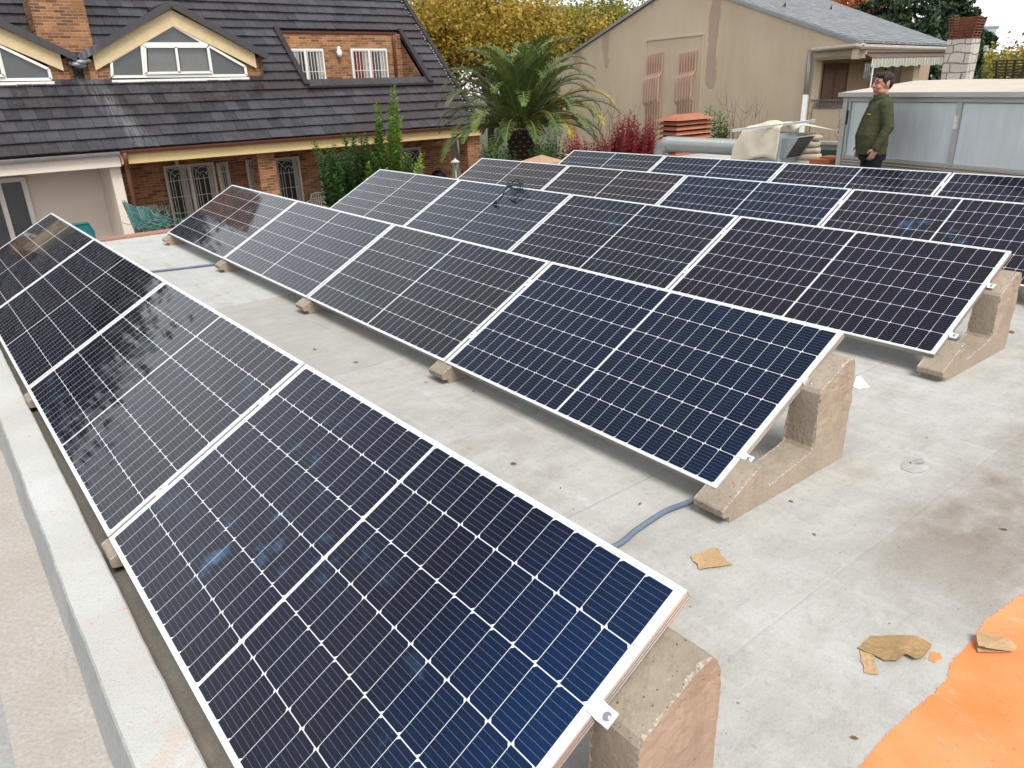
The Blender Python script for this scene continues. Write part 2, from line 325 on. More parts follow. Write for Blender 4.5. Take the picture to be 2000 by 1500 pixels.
MT_conduit = M('conduit_plastic', (.17, .22, .29), rough=.5, var=.12)
MT_black = M('black_rubber', (.012, .012, .013), rough=.45, var=.1)
MT_card = M('cardboard', (.42, .27, .13), rough=.85, var=.3, vs=14, bs=90)
MT_card2 = M('cardboard_inner', (.52, .345, .19), rough=.85, var=.25, vs=10, bs=90)
MT_paper = M('paper', (.8, .8, .8), var=.05)
# ------------------------------------------------------------------ roof deck, curb, ground
RZ = -.14
g = MB(); g.poly([(-260, -200, -2.45), (60, -200, -2.45), (60, 300, -2.45), (-260, 300, -2.45)])
tag(g.build('ground', M('garden_soil', (.10, .085, .05), c2=(.055, .075, .03), vs=.4, bs=9, bump=.4)), kind='structure')
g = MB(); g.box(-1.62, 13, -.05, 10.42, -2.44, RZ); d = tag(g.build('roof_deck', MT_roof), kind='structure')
# orange coating with a hand-laid ragged edge
rng = random.Random(4)
edge = []; ctrl = [(-.1, 8.71), (1.0, 8.705), (1.42, 8.72), (1.60, 8.715), (1.92, 8.738), (1.96, 8.722), (2.02, 8.708), (2.08, 8.716), (2.3, 8.70), (2.54, 8.73), (3.2, 8.74), (10, 8.8)]
yy = -.04
while yy < 9.9:
    x = np.interp(yy, [c[0] for c in ctrl], [c[1] for c in ctrl])
    x += .007 * mnoise.noise(Vector((yy * 7, 0, 1))) + .006 * mnoise.noise(Vector((yy * 38, 3, 1))) + .006 * mnoise.noise(Vector((yy * 120, 7, 1)))
    edge.append((x, yy, RZ + .002)); yy += .006 if yy < 4 else .05
g = MB(); b0 = len(edge)
g.add(edge + [(12.9, e[1], RZ + .002) for e in edge], [(i, b0 + i, b0 + i + 1, i + 1) for i in range(b0 - 1)])
for cx, cy, rx, ry in ((8.668, 1.985, .014, .032), (8.705, 1.36, .005, .03)):
    pts = []
    for k in range(40):
        a = 2 * math.pi * k / 40; f = 1 + .5 * mnoise.noise(Vector((math.cos(a) * 2 + cx * 9, math.sin(a) * 2, cy * 7)))
        pts.append((cx + rx * f * math.cos(a), cy + ry * f * math.sin(a), RZ + .002))
    g.poly(pts)
tag(g.build('painted_strip', MT_orange), kind='structure')
# kerb along the near left edge and the lower ledge beyond it
def wavy(y, amp, seed, x): return y + amp * mnoise.noise(Vector((x * 2.2, seed, 0))) + amp * .5 * mnoise.noise(Vector((x * 11, seed, 3)))
g = MB(); xs = np.arange(-1.62, 12.9, .05); prof = []
for x in xs:
    a = wavy(.022, .005, 1, x); b = wavy(-.137, .006, 5, x); b2 = wavy(-.172, .007, 9, x)
    prof += [(x, a + .004, RZ - .02), (x, a, -.063), (x, a - .006, -.057), (x, b + .007, -.056), (x, b, -.062), (x, b2, -.32)]
n = 6; g.add(prof, [(i * n + k, i * n + k + 1, (i + 1) * n + k + 1, (i + 1) * n + k) for i in range(len(xs) - 1) for k in range(3)], 0)
g.f += [(i * n + k, i * n + k + 1, (i + 1) * n + k + 1, (i + 1) * n + k) for i in range(len(xs) - 1) for k in (3, 4)]; g.m += [1] * (2 * (len(xs) - 1))
tag(g.build('parapet_kerb', [MT_curb, MT_ledge2]), 'low white coated kerb running along the nearest row of panels', 'kerb')
g = MB(); g.box(-1.62, 13, -.405, -.1, -2.44, -.30); g.box(-1.62, 13, -3.0, -.407, -2.44, -.36, 1)
tag(g.build('outer_ledge', [MT_ledge, MT_ledge2]), 'rough pinkish masonry ledge below the white kerb', 'ledge')
# far parapet
g = MB(); g.box(-1.75, 3.6, 10.0, 10.2, RZ - .2, .27, 0); g.box(-1.78, 3.6, 9.97, 10.23, .272, .30, 0); g.box(-1.8, 3.6, 10.232, 10.42, RZ - .2, .285, 1)
MT_parap = M('grey_coping', (.40, .42, .41), var=.3, vs=6); MT_terra = M('terracotta', (.50, .16, .065), var=.3, vs=6, bump=.3)
tag(g.build('rear_parapet', [MT_parap, MT_terra], bevel=.006), 'grey coated parapet behind the farthest row of panels', 'parapet')
g = MB(); g.box(-1.84, -1.62, .0, 6.6, RZ - .12, RZ - .01, 1); g.box(-1.78, -1.60, .0, 6.6, RZ - .01, RZ + .03, 0)
MT_dusty = M('dusty_terracotta', (.43, .24, .17), var=.35, vs=6)
tag(g.build('roof_edge_tiles', [MT_dusty, MT_dusty], bevel=.004), 'orange tile trim along the far left roof edge', 'roof edge')

# ------------------------------------------------------------------ solar panels
ROW = [(.0082, .018, -.0096, .0066, .0078, .0001), (-.7638, 2.216, .0018, -.0053, .0042, -.0001), (-.8437, 4.4499, .0049, -.0041, -.0054, -.0021),
       (-.8886, 6.3881, .001, .0045, 0, -.0031), (-.6791, 8.255, -.0036, -.0059, -.0001, 0)]
SLOPE = [.0005, -.0031, 0, .0022, .0047]; TILT, GAP = .49673, .01745
def panel_proto():
    r = empty('solar_panel')
    g = MB(); H = .035; wd = .011
    # frame: four extrusions with a lip and a grooved outer side
    for (x0, x1, y0, y1) in ((0, PL, 0, wd), (0, PL, PW - wd, PW), (0, wd, wd, PW - wd), (PL - wd, PL, wd, PW - wd)):
        g.box(x0, x1, y0, y1, -.006, 0)
    e = .0015
    for (x0, x1, y0, y1) in ((e, PL - e, e, .005), (e, PL - e, PW - .005, PW - e), (e, .005, .005, PW - .005), (PL - .005, PL - e, .005, PW - .005)):
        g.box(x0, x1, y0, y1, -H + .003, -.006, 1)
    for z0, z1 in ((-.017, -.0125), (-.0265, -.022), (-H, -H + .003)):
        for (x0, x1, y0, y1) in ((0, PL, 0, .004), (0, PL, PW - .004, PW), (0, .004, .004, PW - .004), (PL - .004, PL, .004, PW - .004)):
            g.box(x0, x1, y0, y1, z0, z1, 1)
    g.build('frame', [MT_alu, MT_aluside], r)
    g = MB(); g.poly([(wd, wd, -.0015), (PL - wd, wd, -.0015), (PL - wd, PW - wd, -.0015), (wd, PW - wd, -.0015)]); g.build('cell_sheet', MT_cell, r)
    g = MB(); g.box(wd, PL - wd, wd, PW - wd, -.007, -.004); g.box(.98, 1.11, .88, .96, -.022, -.0072); g.build('backsheet', MT_back, r)
    return r
def end_clamp(parent, y, side):
    s = 1 if side > 0 else -1; x = PL if s > 0 else 0
    g = MB(); t = .0028; W = .021
    g.box(min(x - s * .013, x + s * .004), max(x - s * .013, x + s * .004), y - W, y + W, .0005, t + .0005)
    g.box(min(x + s * .0012, x + s * .004), max(x + s * .0012, x + s * .004), y - W, y + W, -.017, .0005)
    g.box(min(x + s * .0012, x + s * .042), max(x + s * .0012, x + s * .042), y - W, y + W, -.0197, -.017)
    c = g.build('clamp', MT_alu, parent)
    g = MB(); cx = x + s * .024
    g.tube([(cx, y, -.0168), (cx, y, -.0145)], .0105, 16); g.tube([(cx, y, -.0145), (cx, y, -.008)], .0068, 14); g.tube([(cx, y, -.0165), (cx, y, -.035)], .004, 8)
    g.build('bolt', MT_steel, c); return c
def mid_clamp(parent, y):
    g = MB(); g.box(PL - .009, PL + GAP + .009, y - .03, y + .03, .0006, .0034); g.box(PL + .002, PL + GAP - .002, y - .03, y + .03, -.03, .0006)
    c = g.build('clamp', MT_alu, parent); g = MB(); cx = PL + GAP / 2
    g.tube([(cx, y, .0034), (cx, y, .0085)], .0065, 12); g.build('bolt', MT_steel, c)
ROWN = ['nearest panel row', 'second panel row', 'third panel row', 'fourth panel row', 'farthest panel row']
COLN = ['far-left end solar panel', 'second solar panel from the far-left end', 'second solar panel from the right end', 'right end solar panel']
proto = panel_proto(); PANELS = {}
def rowmat(r):
    X0, Y0, Z0, yaw, dt, _ = ROW[r]
    return Matrix.Translation((X0, Y0, Z0)) @ Matrix.Rotation(yaw, 4, 'Z') @ Matrix.Rotation(-SLOPE[r], 4, 'Y')
for r in range(5):
    X0, Y0, Z0, yaw, dt, _ = ROW[r]
    for k in range(4):
        o = proto if (r, k) == (0, 0) else copy_tree(proto)
        PANELS[(r, k)] = o
TINT = {(0, 0): (.008, .006, .005), (0, 1): (.006, .005, .005), (0, 2): (.009, .009, .013), (0, 3): (.005, .007, .018), (1, 0): (.004, .004, .005), (1, 1): (.014, .020, .030), (1, 2): (.012, .013, .012), (1, 3): (.004, .012, .028),
        (2, 0): (.020, .024, .024), (2, 1): (.018, .028, .038), (2, 2): (.011, .013, .012), (2, 3): (.013, .007, .009), (3, 0): (.034, .024, .014), (3, 1): (.030, .018, .012), (3, 2): (.006, .012, .028), (3, 3): (.015, .008, .012), (4, 0): (.024, .026, .022), (4, 1): (.008, .013, .028), (4, 2): (.011, .010, .014), (4, 3): (.012, .009, .014)}  # film colour of each module, with reflection differences painted into the base
for (r, k), o in PANELS.items():
    for ch_ in o.children:
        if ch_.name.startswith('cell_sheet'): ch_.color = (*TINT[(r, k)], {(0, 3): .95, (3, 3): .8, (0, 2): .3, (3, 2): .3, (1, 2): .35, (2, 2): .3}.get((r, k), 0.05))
    X0, Y0, Z0, yaw, dt, _ = ROW[r]
    o.location = rowmat(r) @ Vector((k * (PL + GAP), 0, 0)); o.rotation_euler = (TILT + dt, -SLOPE[r], yaw)
    extra = {(2, 1): ', under black cable', (0, 3): ', the largest in view'}.get((r, k), '')
    tag(o, f'{COLN[k]} of the {ROWN[r]}{extra}', 'solar panel', 'tilted solar panels in five rows')
    if k < 3: mid_clamp(o, .26); mid_clamp(o, .80)
    if k == 3: end_clamp(o, .205, 1); end_clamp(o, .70, 1)
    if k == 0: end_clamp(o, .24, -1); end_clamp(o, .78, -1)

# ------------------------------------------------------------------ concrete ballast blocks
def block_mesh(seed, w=.155):
    prof = [(-.028, RZ), (-.028, -.110), (-.064, -.104), (-.072, -.098), (-.074, -.070), (-.068, -.064), (.168, .057), (.178, .057), (.186, .050), (.242, -.058), (.252, -.066), (.275, -.064), (.545, -.018), (.572, -.008), (.582, .01), (.592, .27), (.603, .289), (.765, .374), (.80, .389), (.832, .386), (.856, .362), (.869, .322), (.874, .25), (.868, -.11), (.860, RZ)]
    import bmesh
    bm = bmesh.new(); vs = [bm.verts.new((0, y, z)) for y, z in prof]; f = bm.faces.new(vs)
    ext = bmesh.ops.extrude_face_region(bm, geom=[f]); nv = [e for e in ext['geom'] if isinstance(e, bmesh.types.BMVert)]
    bmesh.ops.translate(bm, verts=nv, vec=(w, 0, 0)); bmesh.ops.recalc_face_normals(bm, faces=bm.faces)
    bmesh.ops.triangulate(bm, faces=[f for f in bm.faces if len(f.verts) > 4])
    bmesh.ops.subdivide_edges(bm, edges=[e for e in bm.edges if e.calc_length() > .05], cuts=5, use_grid_fill=True)
    bmesh.ops.triangulate(bm, faces=bm.faces)
    bmesh.ops.subdivide_edges(bm, edges=[e for e in bm.edges if e.calc_length() > .022], cuts=1)
    bmesh.ops.triangulate(bm, faces=bm.faces)
    bm.normal_update()
    rr = random.Random(seed)
    for v in bm.verts:
        p = v.co; e = min(p.x, w - p.x)
        k = .0005 + (.0024 if (e < .008 and p.z > 0) else .0003)
        if p.z < RZ + .004: k *= .3
        n = mnoise.noise_vector(Vector((p.x * 38 + seed * 7, p.y * 38, p.z * 38))) + .6 * mnoise.noise_vector(Vector((p.x * 110 + seed, p.y * 110, p.z * 110)))
        p += n * k
        # the end faces bulge and the edges crumble
        if p.z > -.02 and p.y > .56 and e < .004: p.x += (.006 if p.x > w / 2 else -.006) * mnoise.noise(Vector((p.y * 9, p.z * 9, seed)))
        if e < .03:
            top = .0
            cr = max(0, mnoise.noise(Vector((p.y * 17, p.z * 17, seed * 3.1)))) * (.007 if p.z > .02 else .0015) * (1 - e / .03)
            p -= v.normal * cr
    me = bpy.data.meshes.new('concrete_block'); bm.to_mesh(me); bm.free()
    me.materials.append(MT_block); return me
bmeshes = [block_mesh(i) for i in range(3)]
BN = ['at its far-left end', 'at its first joint from far left', 'at its middle joint', 'at its last joint before right end', 'at its right end']
for r in range(5):
    for j in range(5):
        xj = j * (PL + GAP) - GAP / 2
        xx = {0: -.02, 4: 4 * (PL + GAP) - GAP - .055}.get(j, xj - .0775)
        o = bpy.data.objects.new('ballast_block', bmeshes[(r * 2 + j) % 3]); sc.collection.objects.link(o)
        dy = .05 if r == 0 else 0
        P = rowmat(r) @ Vector((xx, dy, 0)); o.location = (P.x, P.y, 0); o.rotation_euler = (0, 0, ROW[r][3] + rng.uniform(-.01, .01))
        tag(o, f'beige concrete block under the {["nearest", "second", "third", "fourth", "farthest"][r]} panel row {BN[j]}', 'concrete block', 'precast blocks carrying the panels')

# ------------------------------------------------------------------ loose things on the deck
def conduit(name, pts, rr, label):
    P = [np.array(p, float) for p in pts]; L = sum(np.linalg.norm(P[i + 1] - P[i]) for i in range(len(P) - 1)); N = int(L / .0032)
    out = []; t = np.linspace(0, len(P) - 1, N)
    for a in t:
        i = min(int(a), len(P) - 2); u = a - i
        p0, p1, p2, p3 = P[max(i - 1, 0)], P[i], P[i + 1], P[min(i + 2, len(P) - 1)]
        out.append(.5 * ((2 * p1) + (-p0 + p2) * u + (2 * p0 - 5 * p1 + 4 * p2 - p3) * u * u + (-p0 + 3 * p1 - 3 * p2 + p3) * u ** 3))
    g = MB(); g.tube(out, [rr if k % 2 else rr * .86 for k in range(N)], 12); o = g.build(name, MT_conduit, smooth=False); tag(o, label, 'conduit', 'corrugated conduits between the rows'); return o
zc = RZ + .014
conduit('conduit', [(7.40, .75, zc), (7.50, 1.2, zc), (7.575, 1.62, zc), (7.555, 1.80, zc), (7.54, 2.0, zc), (7.56, 2.19, zc), (7.53, 2.6, zc)], .0125, 'blue-grey corrugated conduit on the deck at the right end between the first two rows')
conduit('conduit', [(.55, .6, zc), (.74, 1.3, zc), (.86, 1.7, zc), (.99, 2.25, zc), (1.0, 2.5, zc)], .013, 'blue-grey conduit crossing the deck near the far-left ends of the first two rows')
def sheet(pxs, z, th=.003, curl=.006, seed=0):
    P = [onz(x, y, z) for x, y in pxs]; c = sum(P) / len(P); g = MB(); top = []
    ring = []
    for i in range(len(P)):
        a, b = P[i], P[(i + 1) % len(P)]
        for k in range(4):
            p = a + (b - a) * k / 4; p = p.copy()
            p[:2] += .003 * np.array([mnoise.noise(Vector(p * 60)), mnoise.noise(Vector(p * 60 + 9))])
            p[2] = z + curl * (.5 + mnoise.noise(Vector((p[0] * 9, p[1] * 9, seed)))) + th; ring.append(p)
    n = len(ring); inner = [c + (p - c) * .5 + np.array([0, 0, curl * .3]) for p in ring]; c2 = c + np.array([0, 0, th + curl * .6])
    vs = ring + inner + [c2] + [p - np.array([0, 0, th * .6]) for p in ring]
    fs = [(i, (i + 1) % n, n + (i + 1) % n, n + i) for i in range(n)] + [(n + i, n + (i + 1) % n, 2 * n) for i in range(n)] + [(i, 2 * n + 1 + i, 2 * n + 1 + (i + 1) % n, (i + 1) % n) for i in range(n)]
    g.add(vs, fs); return g
g = sheet([(1675, 1268), (1700, 1243), (1740, 1242), (1785, 1247), (1820, 1262), (1803, 1290), (1785, 1293), (1768, 1283), (1752, 1295), (1727, 1293), (1705, 1282)], RZ, curl=.012, seed=2)
tag(g.build('cardboard', MT_card, rnd=None), 'largest torn brown cardboard scrap on the deck near the orange paint', 'cardboard', 'torn cardboard scraps on the deck')
g = sheet([(1680, 1272), (1708, 1281), (1709, 1300), (1716, 1319), (1688, 1315), (1687, 1300), (1682, 1292)], RZ, curl=.002)
tag(g.build('cardboard', MT_card2), 'narrow cardboard strip sticking out from under the largest scrap', 'cardboard', 'torn cardboard scraps on the deck')
g = sheet([(1349, 1087), (1372, 1081), (1384, 1074), (1403, 1072), (1408, 1084), (1420, 1098), (1431, 1105), (1400, 1110), (1366, 1114), (1361, 1103), (1353, 1097)], RZ, curl=.006, seed=5)
tag(g.build('cardboard', MT_card2), 'torn cardboard scrap lying alone between the panels and the block', 'cardboard', 'torn cardboard scraps on the deck')
g = sheet([(1903, 1240), (1925, 1241), (1968, 1253), (1986, 1267), (1978, 1274), (1925, 1272), (1908, 1268)], RZ + .01, curl=.022, seed=8)
g2 = sheet([(1903, 1258), (1912, 1268), (1960, 1270), (1975, 1276), (1910, 1276)], RZ + .004, curl=.006, seed=3); g.add(g2.v, g2.f)
tag(g.build('cardboard', MT_card2), 'folded cardboard scrap lying on the edge of the orange paint', 'cardboard', 'torn cardboard scraps on the deck')
g = sheet([(1672, 738), (1680, 735), (1699, 757), (1676, 760), (1666, 757)], RZ, curl=.003, seed=1)
tag(g.build('paper_scrap', MT_paper), 'white scrap of paper behind the block at the right end of the second row', 'paper')
MT_leaf_br = M('dry_leaf', (.26, .13, .05), var=.4, vs=20)
LEAFL = ['tiny dry leaf on the deck midway between the two nearest panel rows', 'pale dry leaf near the middle of the nearest panel row', 'dark leaf beside the block at the middle joint of the second row', 'dry leaf close under the low edge of the second panel row', 'small leaf right of the block at the middle joint of the second row', 'small brown leaf beside the block at the right end of the second row', 'dry leaf near the kink in the edge of the orange paint', 'brown leaf between the lone cardboard scrap and the block', 'very small leaf near the low edge of the second row right panel', 'dark leaf below the mortar patch with the pipe stub', 'small leaf beside the high edge of the nearest right end panel', 'larger brown leaf at the right edge behind the third row block', 'dark leaf on the brown stained part of the deck at the right']
leafpos = [(1003, 907, .018), (695, 708, .02), (832, 747, .012), (615, 683, .02), (925, 765, .012), (1545, 980, .013), (1668, 1443, .012), (1590, 1045, .010), (1095, 954, .008), (1810, 855, .008), (1250, 985, .012), (1975, 650, .03), (905, 1010, .0), (1960, 1035, .016)]
for i, (x, y, s_) in enumerate(leafpos):
    if s_ == 0: continue
    lab_ = LEAFL.pop(0); P = onz(x, y, RZ); g = MB(); a = rng.uniform(0, 6.3); ca, sa = math.cos(a), math.sin(a)
    pts = [(-1, 0, .1), (-.4, .45, .35), (.3, .42, .3), (1.1, 0, .2), (.3, -.4, .15), (-.4, -.42, .2)]
    g.add([(P[0] + s_ * (px_ * ca - py_ * sa), P[1] + s_ * (px_ * sa + py_ * ca), RZ + .002 + s_ * pz) for px_, py_, pz in pts], [(0, 1, 2, 3), (0, 3, 4, 5)])
    tag(g.build('dry_leaf', MT_leaf_br), lab_, 'leaf', 'dry leaves scattered on the deck')
# pipe stub set in a patch of mortar
P = onz(1785, 912, RZ); r0 = empty('pipe_stub', P)
g = MB(); ring = [(.055 * math.cos(a) * (1 + .12 * math.sin(3 * a)), .075 * math.sin(a) * (1 + .1 * math.cos(2 * a)), 0.002) for a in np.linspace(0, 6.283, 28, endpoint=False)]
g.add(ring + [(v[0] * .6, v[1] * .6, .008) for v in ring] + [(0, 0, .01)], [(i, (i + 1) % 28, 28 + (i + 1) % 28, 28 + i) for i in range(28)] + [(28 + i, 28 + (i + 1) % 28, 56) for i in range(28)])
g.build('mortar_patch', M('mortar', (.47, .47, .45), bump=.4), r0, smooth=True)
g = MB(); g.tube([(-.02, .01, .004), (.0, .03, .014), (.012, .055, .02)], .0125, 12, cap=False); g.tube([(-.02, .01, .004), (.0, .03, .014), (.0115, .053, .0195)], .0105, 12, 1)
g.build('pipe', [M('grey_pipe', (.36, .35, .33)), MT_black], r0); tag(r0, 'short cut grey pipe stub set in a round mortar patch', 'pipe')
# cable tangle on the third row
pm = PANELS[(2, 1)]; o_m = Matrix.Translation(pm.location) @ pm.rotation_euler.to_matrix().to_4x4(); pn = o_m.to_3x3() @ Vector((0, 0, 1)); inv = o_m.inverted()
def onpanel(x, y, h=.004): return inv @ Vector(onp(x, y, np.array(pm.location) + np.array(pn) * h, np.array(pn)))
cr0 = empty('cable', pm.location, pm.rotation_euler); r2 = random.Random(3)
g = MB()
def spl(P, n=10):
    out = []
    for i in range(len(P) - 1):
        p0, p1, p2, p3 = P[max(i - 1, 0)], P[i], P[i + 1], P[min(i + 2, len(P) - 1)]
        for k in range(n):
            u = k / n; out.append(.5 * ((2 * p1) + (-p0 + p2) * u + (2 * p0 - 5 * p1 + 4 * p2 - p3) * u * u + (-p0 + 3 * p1 - 3 * p2 + p3) * u ** 3))
    return out + [P[-1]]
c0 = np.array(onpanel(1008, 372)); pts = [np.array(onpanel(*p)) for p in ((967, 402), (975, 390), (985, 375), (992, 364))]
for k in range(15):
    a = k * 1.9 + r2.uniform(-.3, .3); rx = r2.uniform(.07, .15)
    pts.append(c0 + np.array([rx * math.cos(a), rx * .75 * math.sin(a) + .02, .01 + .13 * abs(math.sin(k * .8)) * r2.uniform(.3, 1)]))
pts += [np.array(onpanel(*p)) for p in ((1016, 375), (1012, 385), (1003, 391), (993, 388), (1000, 391), (1006, 394))]
for p in pts: p[2] = max(p[2], .004)
g.tube(spl(pts), .0042, 6); cb_ = g.build('wire', MT_black, cr0, smooth=True)
for (a, b) in (((963, 401), (969, 393)), ((965, 401), (973, 404)), ((999, 391), (1007, 395))):
    g = MB(); A, B = np.array(onpanel(*a)), np.array(onpanel(*b)); A[2] = B[2] = .012; M_ = (A + B) / 2; g.tube([A, M_, M_ + (B - A) * .05, B], [.008, .008, .011, .009], 8); g.build('plug', MT_black, cr0)
tag(cr0, 'tangled black cable with plugs lying on a third row panel', 'cable')

# ================================================================== BACKGROUND
MT_cream = M('cream_paint', (.72, .57, .29), var=.12, vs=2.5, bs=25, c2=(.66, .50, .24)); MT_white = M('white_render', (.74, .66, .58), var=.07, vs=1.2)
MT_pvc = M('white_pvc', (.78, .78, .74), rough=.4, var=.08); MT_brown = M('brown_metal', (.16, .062, .042), rough=.45, var=.2)
MT_grille = M('white_grille', (.62, .60, .55), rough=.5, var=.1, bump=0); MT_dark = M('dark_interior', (.03, .026, .024), var=.3)
MT_zinc = M('zinc', (.36, .37, .38), rough=.45, metal=.3)
def glassmat(name, c, rough=.06):
    s = NT(name); p = s.pos((1, 1, .6)); n = s.noise(p, 2.5, 3); s.col(s.mix(n, c, tuple(x * .5 for x in c))); s.b.inputs['Coat Weight'].default_value = 1; s.b.inputs['Coat Roughness'].default_value = rough; return s.set(.3, 0, .5)
MT_glass = glassmat('window_glass', (.075, .08, .08)); MT_glassd = glassmat('dark_glass', (.018, .016, .015)); MT_curtain = M('curtain', (.50, .48, .44), vs=12, var=.3); MT_redc = M('red_curtain', (.2, .03, .03))
# ---- glazed roof tiles
def tile_material():
    s = NT('roof_tiles'); a = s.n('ShaderNodeAttribute'); a.attribute_name = 'rnd'; p = s.pos(); sp = s.n('ShaderNodeSeparateXYZ'); s.L(p, sp.inputs[0])
    n1 = s.noise(s.pos((1, .35, 1)), 1.1, 4, .6); n2 = s.noise(p, 6, 5, .65); n3 = s.noise(p, 60, 2)
    c = s.mix(a.outputs['Fac'], (.024, .024, .029), (.056, .055, .063)); c = s.mix(s.ramp(n1, .4, .65), c, (.034, .024, .023)); c = s.mix(s.math('MULTIPLY', s.ramp(n2, .55, .75), .4), c, (.075, .066, .068))
    # lime run-off below the valley between the dormers, lichen streak beside the recess
    yy = s.math('ADD', sp.outputs[1], s.math('MULTIPLY', s.math('ADD', sp.outputs[0], 11.7), -.42)); d = s.math('ABSOLUTE', s.math('SUBTRACT', yy, 3.72)); st = s.math('MULTIPLY', s.math('SUBTRACT', 1., s.math('MULTIPLY', d, 2.6, clamp=True)), s.math('GREATER_THAN', sp.outputs[0], -11.9))
    sn = s.noise(s.pos((.5, 7, .5)), 3, 5, .7); c = s.mix(s.math('MULTIPLY', s.math('MULTIPLY', st, s.ramp(sn, .4, .62)), .38), c, (.33, .34, .34))
    s.col(c); s.bump(n3, .12, .004); r = s.math('ADD', s.math('MULTIPLY', s.ramp(n2, .35, .7), .22), .14); s.L(r, s.b.inputs['Roughness']); s.b.inputs['Specular IOR Level'].default_value = .62
    return s.m
MT_tile = tile_material(); MT_tiledark = M('dark_ridge_tile', (.028, .022, .024), rough=.35, spec=.5, var=.3)
house = empty('brick_house', (-12, 5, -2.45)); HI = base(house)
tag(house, 'semi-detached brick and cream house with dark glazed tile roof and two gabled dormers', 'house')
def part(g, name, mats, parent=None, **k):
    if parent is None: return g.build(name, mats, house, inv=HI, **k)
    return g.build(name, mats, parent, **k)
XE, ZE, SL = -10.08, .50, .948
def rz(X): return ZE + SL * (XE - X)
sv = np.array([-1, 0, SL]) / math.hypot(1, SL); nv = np.array([SL, 0, 1]) / math.hypot(1, SL)
g = MB(); rr = []; hr = random.Random(11)
IY0, IY1, IX0, IX1 = 9.2, 13.12, -11.42, -12.93
for i in range(19):
    d0 = i * .335
    off = (.15 if i % 2 else 0)
    for k in range(-1, 62):
        y0 = -4.3 + k * .30 + off; y1 = y0 + .294
        y1 = min(y1, 14.0); 
        if y1 - y0 < .05: continue
        xm = XE - .7257 * (d0 + .17)
        if IX1 + .02 < xm < IX0 - .05:
            if y0 < IY1 and y1 > IY0:
                if y0 < IY0 - .08: y1 = IY0
                elif y1 > IY1 + .08: y0 = IY1
                else: continue
        lo, hi = .058 + hr.uniform(-.006, .006), .012
        P = np.array([XE, 0, ZE]); a = P + sv * (d0 - .02); b = P + sv * (d0 + .345); Y = np.array([0, 1, 0])
        v = [a + nv * lo + Y * y0, a + nv * lo + Y * y1, b + nv * hi + Y * y1, b + nv * hi + Y * y0, a + nv * (lo - .035) + Y * y0, a + nv * (lo - .035) + Y * y1, b - nv * .02 + Y * y1, b - nv * .02 + Y * y0]
        g.add(v, [(0, 1, 2, 3), (4, 5, 1, 0), (5, 6, 2, 1), (7, 4, 0, 3)]); t = hr.random(); rr += [t] * 4
roof = part(g, 'roof', MT_tile, rnd=rr)
g = MB()
def rq(y0, y1, xa, xb): g.slab([(xa, y0, rz(xa) - .03), (xa, y1, rz(xa) - .03), (xb, y1, rz(xb) - .03), (xb, y0, rz(xb) - .03)], (-.07, 0, -.08))
rq(-4.3, IY0, XE, -14.7); rq(IY1, 14.0, XE, -14.7); rq(IY0, IY1, XE, IX0); rq(IY0, IY1, IX1, -14.7)
g.slab([(-14.7, -4.3, rz(-14.7)), (-14.7, 14, rz(-14.7)), (-19.3, 14, .5), (-19.3, -4.3, .5)], (0, 0, -.1)); g.build('roof_deck_boards', MT_dark, roof)
g = MB(); g.bar((XE + .02, 14.05, rz(XE + .02) + .03), (-14.7, 14.05, rz(-14.7) + .03), .14, .12, up=(0, 0, 1))
g.build('verge_tiles', MT_tiledark, roof)
g = MB()
for i in range(70):
    x = XE - .1 - i * .06 - hr.random() * .03; 
    if hr.random() < .75: g.ell((x, 13.93 + hr.uniform(-.02, .02), rz(x) + .055), (.05 * hr.uniform(.6, 1.3), .03, .02), 7, 5)
g.build('verge_mortar', M('old_mortar', (.42, .39, .34)), roof)
# walls
g = MB(); g.box(-12.25, -12.0, 3.78, 14.2, -2.45, .3); g.box(-19.2, -12.25, 13.7, 13.95, -2.45, .45)
g.slab([(-10.3, 13.72, .3), (-14.7, 13.72, rz(-14.7) - .15), (-19.1, 13.72, .3)], (0, .22, 0))
part(g, 'brick_wall', MB_brick)
g = MB(); g.box(-11.85, -11.6, -4.2, 3.55, -2.45, .3); g.box(-12.0, -10.3, 3.55, 3.78, -2.45, .12)
part(g, 'rendered_wall', MT_white, bevel=.01)
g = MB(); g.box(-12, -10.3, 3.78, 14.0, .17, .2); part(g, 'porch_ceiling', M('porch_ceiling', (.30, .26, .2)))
g = MB(); g.box(-10.32, -10.12, 3.80, 14.15, .16, .40); part(g, 'eave_beam', MT_cream, bevel=.01)
g = MB(); g.box(-10.32, -10.12, -4.3, 3.78, .12, .37); part(g, 'eave_beam', MT_white, bevel=.01)
def gutter(X, y0, y1, z, mat, parent=None):
    g = MB(); pr_ = [(X - .05, z), (X - .045, z - .07), (X + .05, z - .075), (X + .075, z - .02), (X + .08, z + .01), (X + .065, z + .01), (X + .055, z - .05), (X - .035, z - .05), (X - .04, z)]
    g.slab([(a, y0, b) for a, b in pr_], (0, y1 - y0, 0)); return part(g, 'gutter', mat, parent)
gutter(-10.06, 3.80, 14.2, .47, MT_brown); gutter(-10.06, -4.3, 3.78, .45, MT_zinc)
g = MB(); g.tube([(-10.02, 3.88, .42), (-10.05, 3.88, .22), (-10.18, 3.90, .1), (-10.2, 3.90, -.1), (-10.2, 3.90, -2.4)], .05, 10); part(g, 'downpipe', MT_brown, smooth=True)
for (a, b) in ((7.03, 7.5), (13.69, 14.2)):
    g = MB(); g.box(-10.75, -10.3, a, b, -2.45, .17); part(g, 'porch_column', MB_brick)
